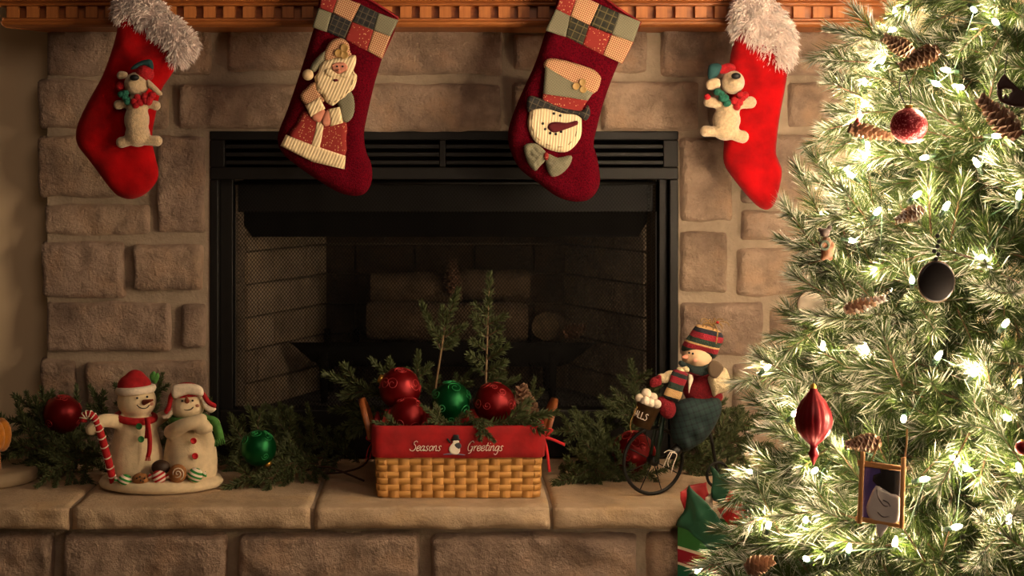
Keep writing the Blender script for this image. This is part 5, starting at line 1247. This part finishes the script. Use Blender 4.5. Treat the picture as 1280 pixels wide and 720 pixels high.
tissue([(913, 612, -.58), (940, 600, -.62), (955, 640, -.68), (945, 672, -.70), (915, 665, -.66), (894, 632, -.58)], M_tr, seed=4)
tissue([(880, 622, -.535), (890, 615, -.535), (892, 640, -.55), (880, 645, -.55)], mat('white_tissue', 'dcc8ae', .6), seed=5)

# ------------------------------------------------------------------ ornaments on the tree
def on(p, px): return px*(p.y-CAMY)/F
def tq(x, y, p): return P(x, y, p.y)
M_redgl = shiny('red_glitter_glass', '8c1020', .4, 'd86a70', .22, metal=.5)
p = tpt(1136, 157, .05)
o = bauble('glitter_bauble', p, on(p, 22.5), M_redgl, 'small red glitter ball with gold cap hanging on a dark cord')
for pts in ([(1137, 134), (1139, 120), (1136, 105), (1132, 92)], [(1134, 134), (1128, 124), (1124, 112), (1126, 96)]): MB().tube(catmull([tq(x, y, p) for x, y in pts], 4), .0009, 5).build('hanging_cord', M_thread, o)
p = tpt(1170, 352, .05); R0 = on(p, 25.5); rx = Matrix.Rotation(PI/2, 3, 'X')
rt = Matrix.Rotation(.25, 3, 'Z') @ rx
o = thing('disc_ornament', 'dark round slate disc ornament hanging on a chain', 'ornament', p-Vector((0, 0, R0)))
MB().lathe([(R0*.9, .0035), (R0*.97, .003), (R0, 0), (R0*.97, -.003), (R0*.9, -.0035)], p, 40, rt).build('disc', mat('dark_slate', '231b1c', .35, .2, var=.2, vscale=40), o)
MB().tube([p+rt @ Vector((math.cos(a)*R0, math.sin(a)*R0, .001)) for a in [2*PI*k/40 for k in range(40)]], .0012, 6, closed=True).build('rim', mat('bronze_rim', '5a4632', .4, .6, var=0), o)
for k, (x, y) in enumerate(((1170, 324), (1173, 318), (1168, 314), (1172, 308), (1174, 302), (1172, 295))): MB().ell(tq(x, y, p), on(p, 3), None, 8, 6).build('chain_bead', M_thread, o)
p = tpt(1014, 381, -.02); R1 = on(p, 17)
o = thing('disc_ornament', 'thin white shell disc ornament with a dark rim', 'ornament', p-Vector((0, 0, R1)))
MB().lathe([(R1*.9, .0012), (R1, 0), (R1*.9, -.0012)], p, 32, Matrix.Rotation(-.4, 3, 'Z') @ rx).build('disc', mat('shell_white', 'd8c8b4', .5, var=.1), o)
MB().tube([p+Matrix.Rotation(-.4, 3, 'Z') @ rx @ Vector((math.cos(a)*R1, math.sin(a)*R1, 0)) for a in [2*PI*k/32 for k in range(32)]], .0009, 5, closed=True).build('rim', MATS['bronze_rim'], o)
# bear
p = tpt(1031, 302, .03); M_bear = mat('brown_resin', '6a3f1c', .6, var=.25, vscale=120); M_bear2 = mat('dark_brown_resin', '38241a', .6, var=.2, vscale=120)
o = thing('bear_ornament', 'tiny brown bear ornament holding a wreath at the bough tip', 'ornament', tq(1032, 324, p))
def oe(m, x, y, rx_, ry_, dy=0, rd=None): return m.ell(tq(x, y, p)+Vector((0, dy, 0)), (on(p, rx_), on(p, rd or min(rx_, ry_)), on(p, ry_)), None, 12, 8)
m = MB(); oe(m, 1034, 314, 8, 10); oe(m, 1033, 303, 7, 7); oe(m, 1029, 322, 3.5, 4); oe(m, 1038, 322, 3.5, 4); oe(m, 1025, 305, 3.5, 4, -.006); oe(m, 1040, 308, 3.5, 6, -.003); m.build('bear_body', M_bear, o, remesh=.0016, soft=2)
m = MB(); oe(m, 1031, 291, 6.5, 6); oe(m, 1025, 287, 2.6, 3); oe(m, 1037, 285, 3.2, 4); oe(m, 1028, 293, 3.4, 2.8, -.006); m.build('bear_head', M_bear2, o, remesh=.0016, soft=2)
MB().tube([tq(1028, 306, p)+Vector((math.cos(a)*on(p, 5), -.012, math.sin(a)*on(p, 5))) for a in [2*PI*k/14 for k in range(14)]], on(p, 2), 6, closed=True).build('wreath', mat('dark_wreath', '26301e', .8), o)
# moose cut-out
p = tpt(1264, 112, .05)
hole = [(375, 270), (388, 262), (430, 268), (440, 280), (425, 290), (415, 322), (405, 322), (400, 295), (388, 300), (384, 325), (374, 322)]
mo = [(340, 230), (365, 190), (390, 163), (410, 193), (440, 222), (475, 258), (514, 280), (560, 270), (600, 300), (600, 385), (514, 384), (470, 380), (420, 372), (360, 345), (340, 300), (341, 272)]+hole[:1]+hole[:0:-1]+[(375, 268.5), (341, 270)]
o = thing('wooden_cutout', 'dark brown wooden cut-out ornament with a little animal-shaped hole', 'ornament', tq(1264, 134, p))
MB().puff(cr(mo, 1180, 60, 5.14), p.y, .0025, .002, smooth=0, back=1.).build('cutout_plate', mat('dark_walnut', '35140c', .6, var=.15), o)
MB().tube(catmull([tq(1256, 92, p), tq(1257, 80, p), tq(1260, 66, p)], 4), .0008, 5).build('hanging_cord', M_thread, o)
# red pendant
p = tpt(1073, 152, .02); o = thing('red_pendant', 'small red bead pendant on two gold threads', 'ornament', tq(1073, 162, p))
MB().lathe([(.0008, -.012), (.004, -.006), (.005, 0), (.003, .006), (.001, .009)], tq(1072, 155, p), 12).build('bead', mat('red_bead', 'a83026', .4), o)
for dx in (-2.5, 2.5): MB().tube([tq(1072+dx*.3, 150, p), tq(1072+dx, 138, p), tq(1072+dx*.8, 124, p)], .0008, 5).build('gold_thread', M_gold, o)
# red drop
p = tpt(1017, 520, .05); o = thing('drop_ornament', 'red ribbed teardrop ornament with a pointed finial tip', 'ornament', tq(1017, 580, p))
prof = [(.8, 581), (3.5, 574), (6.5, 567), (4, 561), (5, 556), (13, 548), (20, 538), (22.5, 525), (20.5, 513), (15, 502), (9, 494), (5.5, 489), (4, 485)]
zc = tq(1017, 0, p); vs = []; fs = []; n = 48
for r, y in prof:
    for j in range(n):
        a = 2*PI*j/n; rr = on(p, r)*(1+(.045 if r > 6 else 0)*math.cos(a*16)); vs.append((zc.x+rr*math.cos(a), p.y+rr*math.sin(a), tq(0, y, p).z))
for i in range(len(prof)-1):
    for j in range(n): fs.append((i*n+j, i*n+(j+1) % n, (i+1)*n+(j+1) % n, (i+1)*n+j))
MB().add(vs, fs).build('drop_body', shiny('red_silk', '780812', .38, metal=.3), o)
MB().lathe([(on(p, 3.6), 0), (on(p, 4), .003), (on(p, 2.5), .006), (.0008, .008)], tq(1017, 486, p), 12).build('cap', M_gold, o)
MB().tube([tq(1017, 481, p), tq(1017, 462, p)], .0007, 4).build('hanging_cord', M_thread, o)
# wooden picture frame with a painted snowman
p = tpt(1103, 615, .06); M_stick = wood('craft_stick', 'd0985c', 'b07a40', 2, .5, .6)
o = thing('snowman_picture', 'craft-stick frame ornament with a painted snowman on purple', 'ornament', tq(1103, 660, p))
fy = p.y
def fr(name, pts, dy, mt, T=.0016): return MB().puff(pts, fy+dy, T, .0018, smooth=0, back=1.).build(name, mt, o)
fr('painted_panel', [(1080, 580), (1126, 584), (1124, 652), (1078, 648)], .004, mat('purple_paint', '584c98', .6, var=.15, vscale=40), .001)
fr('painted_hat', [(1100, 582), (1126, 584), (1125, 622), (1112, 617), (1098, 608), (1091, 601), (1092, 594), (1101, 591)], .0022, mat('black_paint', '120f14', .6, var=0), .0008)
MB().puff([(1095, 607), (1104, 611), (1114, 617), (1125, 622), (1123, 652), (1112, 656), (1101, 672), (1096, 666), (1095, 657), (1086, 646), (1083, 634), (1088, 620)], fy+.002, .002, .004, smooth=2, back=.4).build('painted_face', mat('white_paint', 'd8d0cc', .7, var=.06), o)
for pts in ([(1096, 612), (1097, 620), (1104, 631), (1110, 633)], [(1104, 625), (1110, 628), (1113, 633)], [(1097, 640), (1104, 646), (1113, 645)]): MB().tube(catmull([P(x, y, fy-.001) for x, y in pts], 3), .0005, 4).build('painted_line', mat('grey_paint', '5a5058', .7, var=0), o)
fr('stick', [(1076, 564), (1081.5, 565), (1077, 655), (1071, 654)], -.002, M_stick); fr('stick', [(1126.5, 572), (1132.5, 571), (1130, 660), (1124.5, 660)], -.002, M_stick)
fr('stick', [(1072, 575), (1133, 583), (1133, 590), (1072, 582)], .0015, M_stick); fr('stick', [(1070, 645), (1132, 655), (1131, 661), (1069, 651)], .0015, M_stick)
M_twine = mat('jute_twine', '9a7448', .9, var=.2)
MB().tube(catmull([P(1089, 577, fy), P(1095, 562, fy-.004), P(1100, 547, fy)], 4), .0012, 5).build('twine', M_twine, o); MB().tube(catmull([P(1131, 573, fy), P(1133, 555, fy-.003), P(1134, 536, fy)], 4), .0014, 5).build('twine', M_twine, o)
# cones tied to the branches
def tcone(a, b, r, label, out=.04, **kw):
    p = tpt((a[0]+b[0])/2, (a[1]+b[1])/2, out); pine_cone(tq(*a, p), tq(*b, p), on(p, r), label, 'pine cones on the tree', **kw)
tcone((1140, 66), (1105, 47), 14, 'slim pine cone, upper of the crossed pair on the tree')
tcone((1172, 62), (1126, 84), 15, 'dark pine cone crossing below another on the tree', .05)
tcone((1272, 170), (1224, 122), 19, 'plump brown pine cone under the wooden cut-out', .05, c1=(.5, .33, .23))
tcone((1062, 160), (1118, 172), 12, 'pine cone tucked behind the red glitter ball', .02)
tcone((1152, 262), (1120, 276), 12, 'frosted pine cone above the slate disc', .02, frost=True)
tcone((1056, 388), (1108, 372), 11, 'long frosted pine cone below the slate disc', .02, frost=True)
tcone((1100, 552), (1058, 556), 14, 'dark pine cone just above the snowman frame', .03)
tcone((932, 712), (966, 700), 15, 'pine cone on the lowest frosted bough by the gift bag', .03)
p = tpt(1278, 560, .03); bauble('berry_ball', p, on(p, 9), M_redball, 'little plain red ball at the tree edge beside frosted needles')
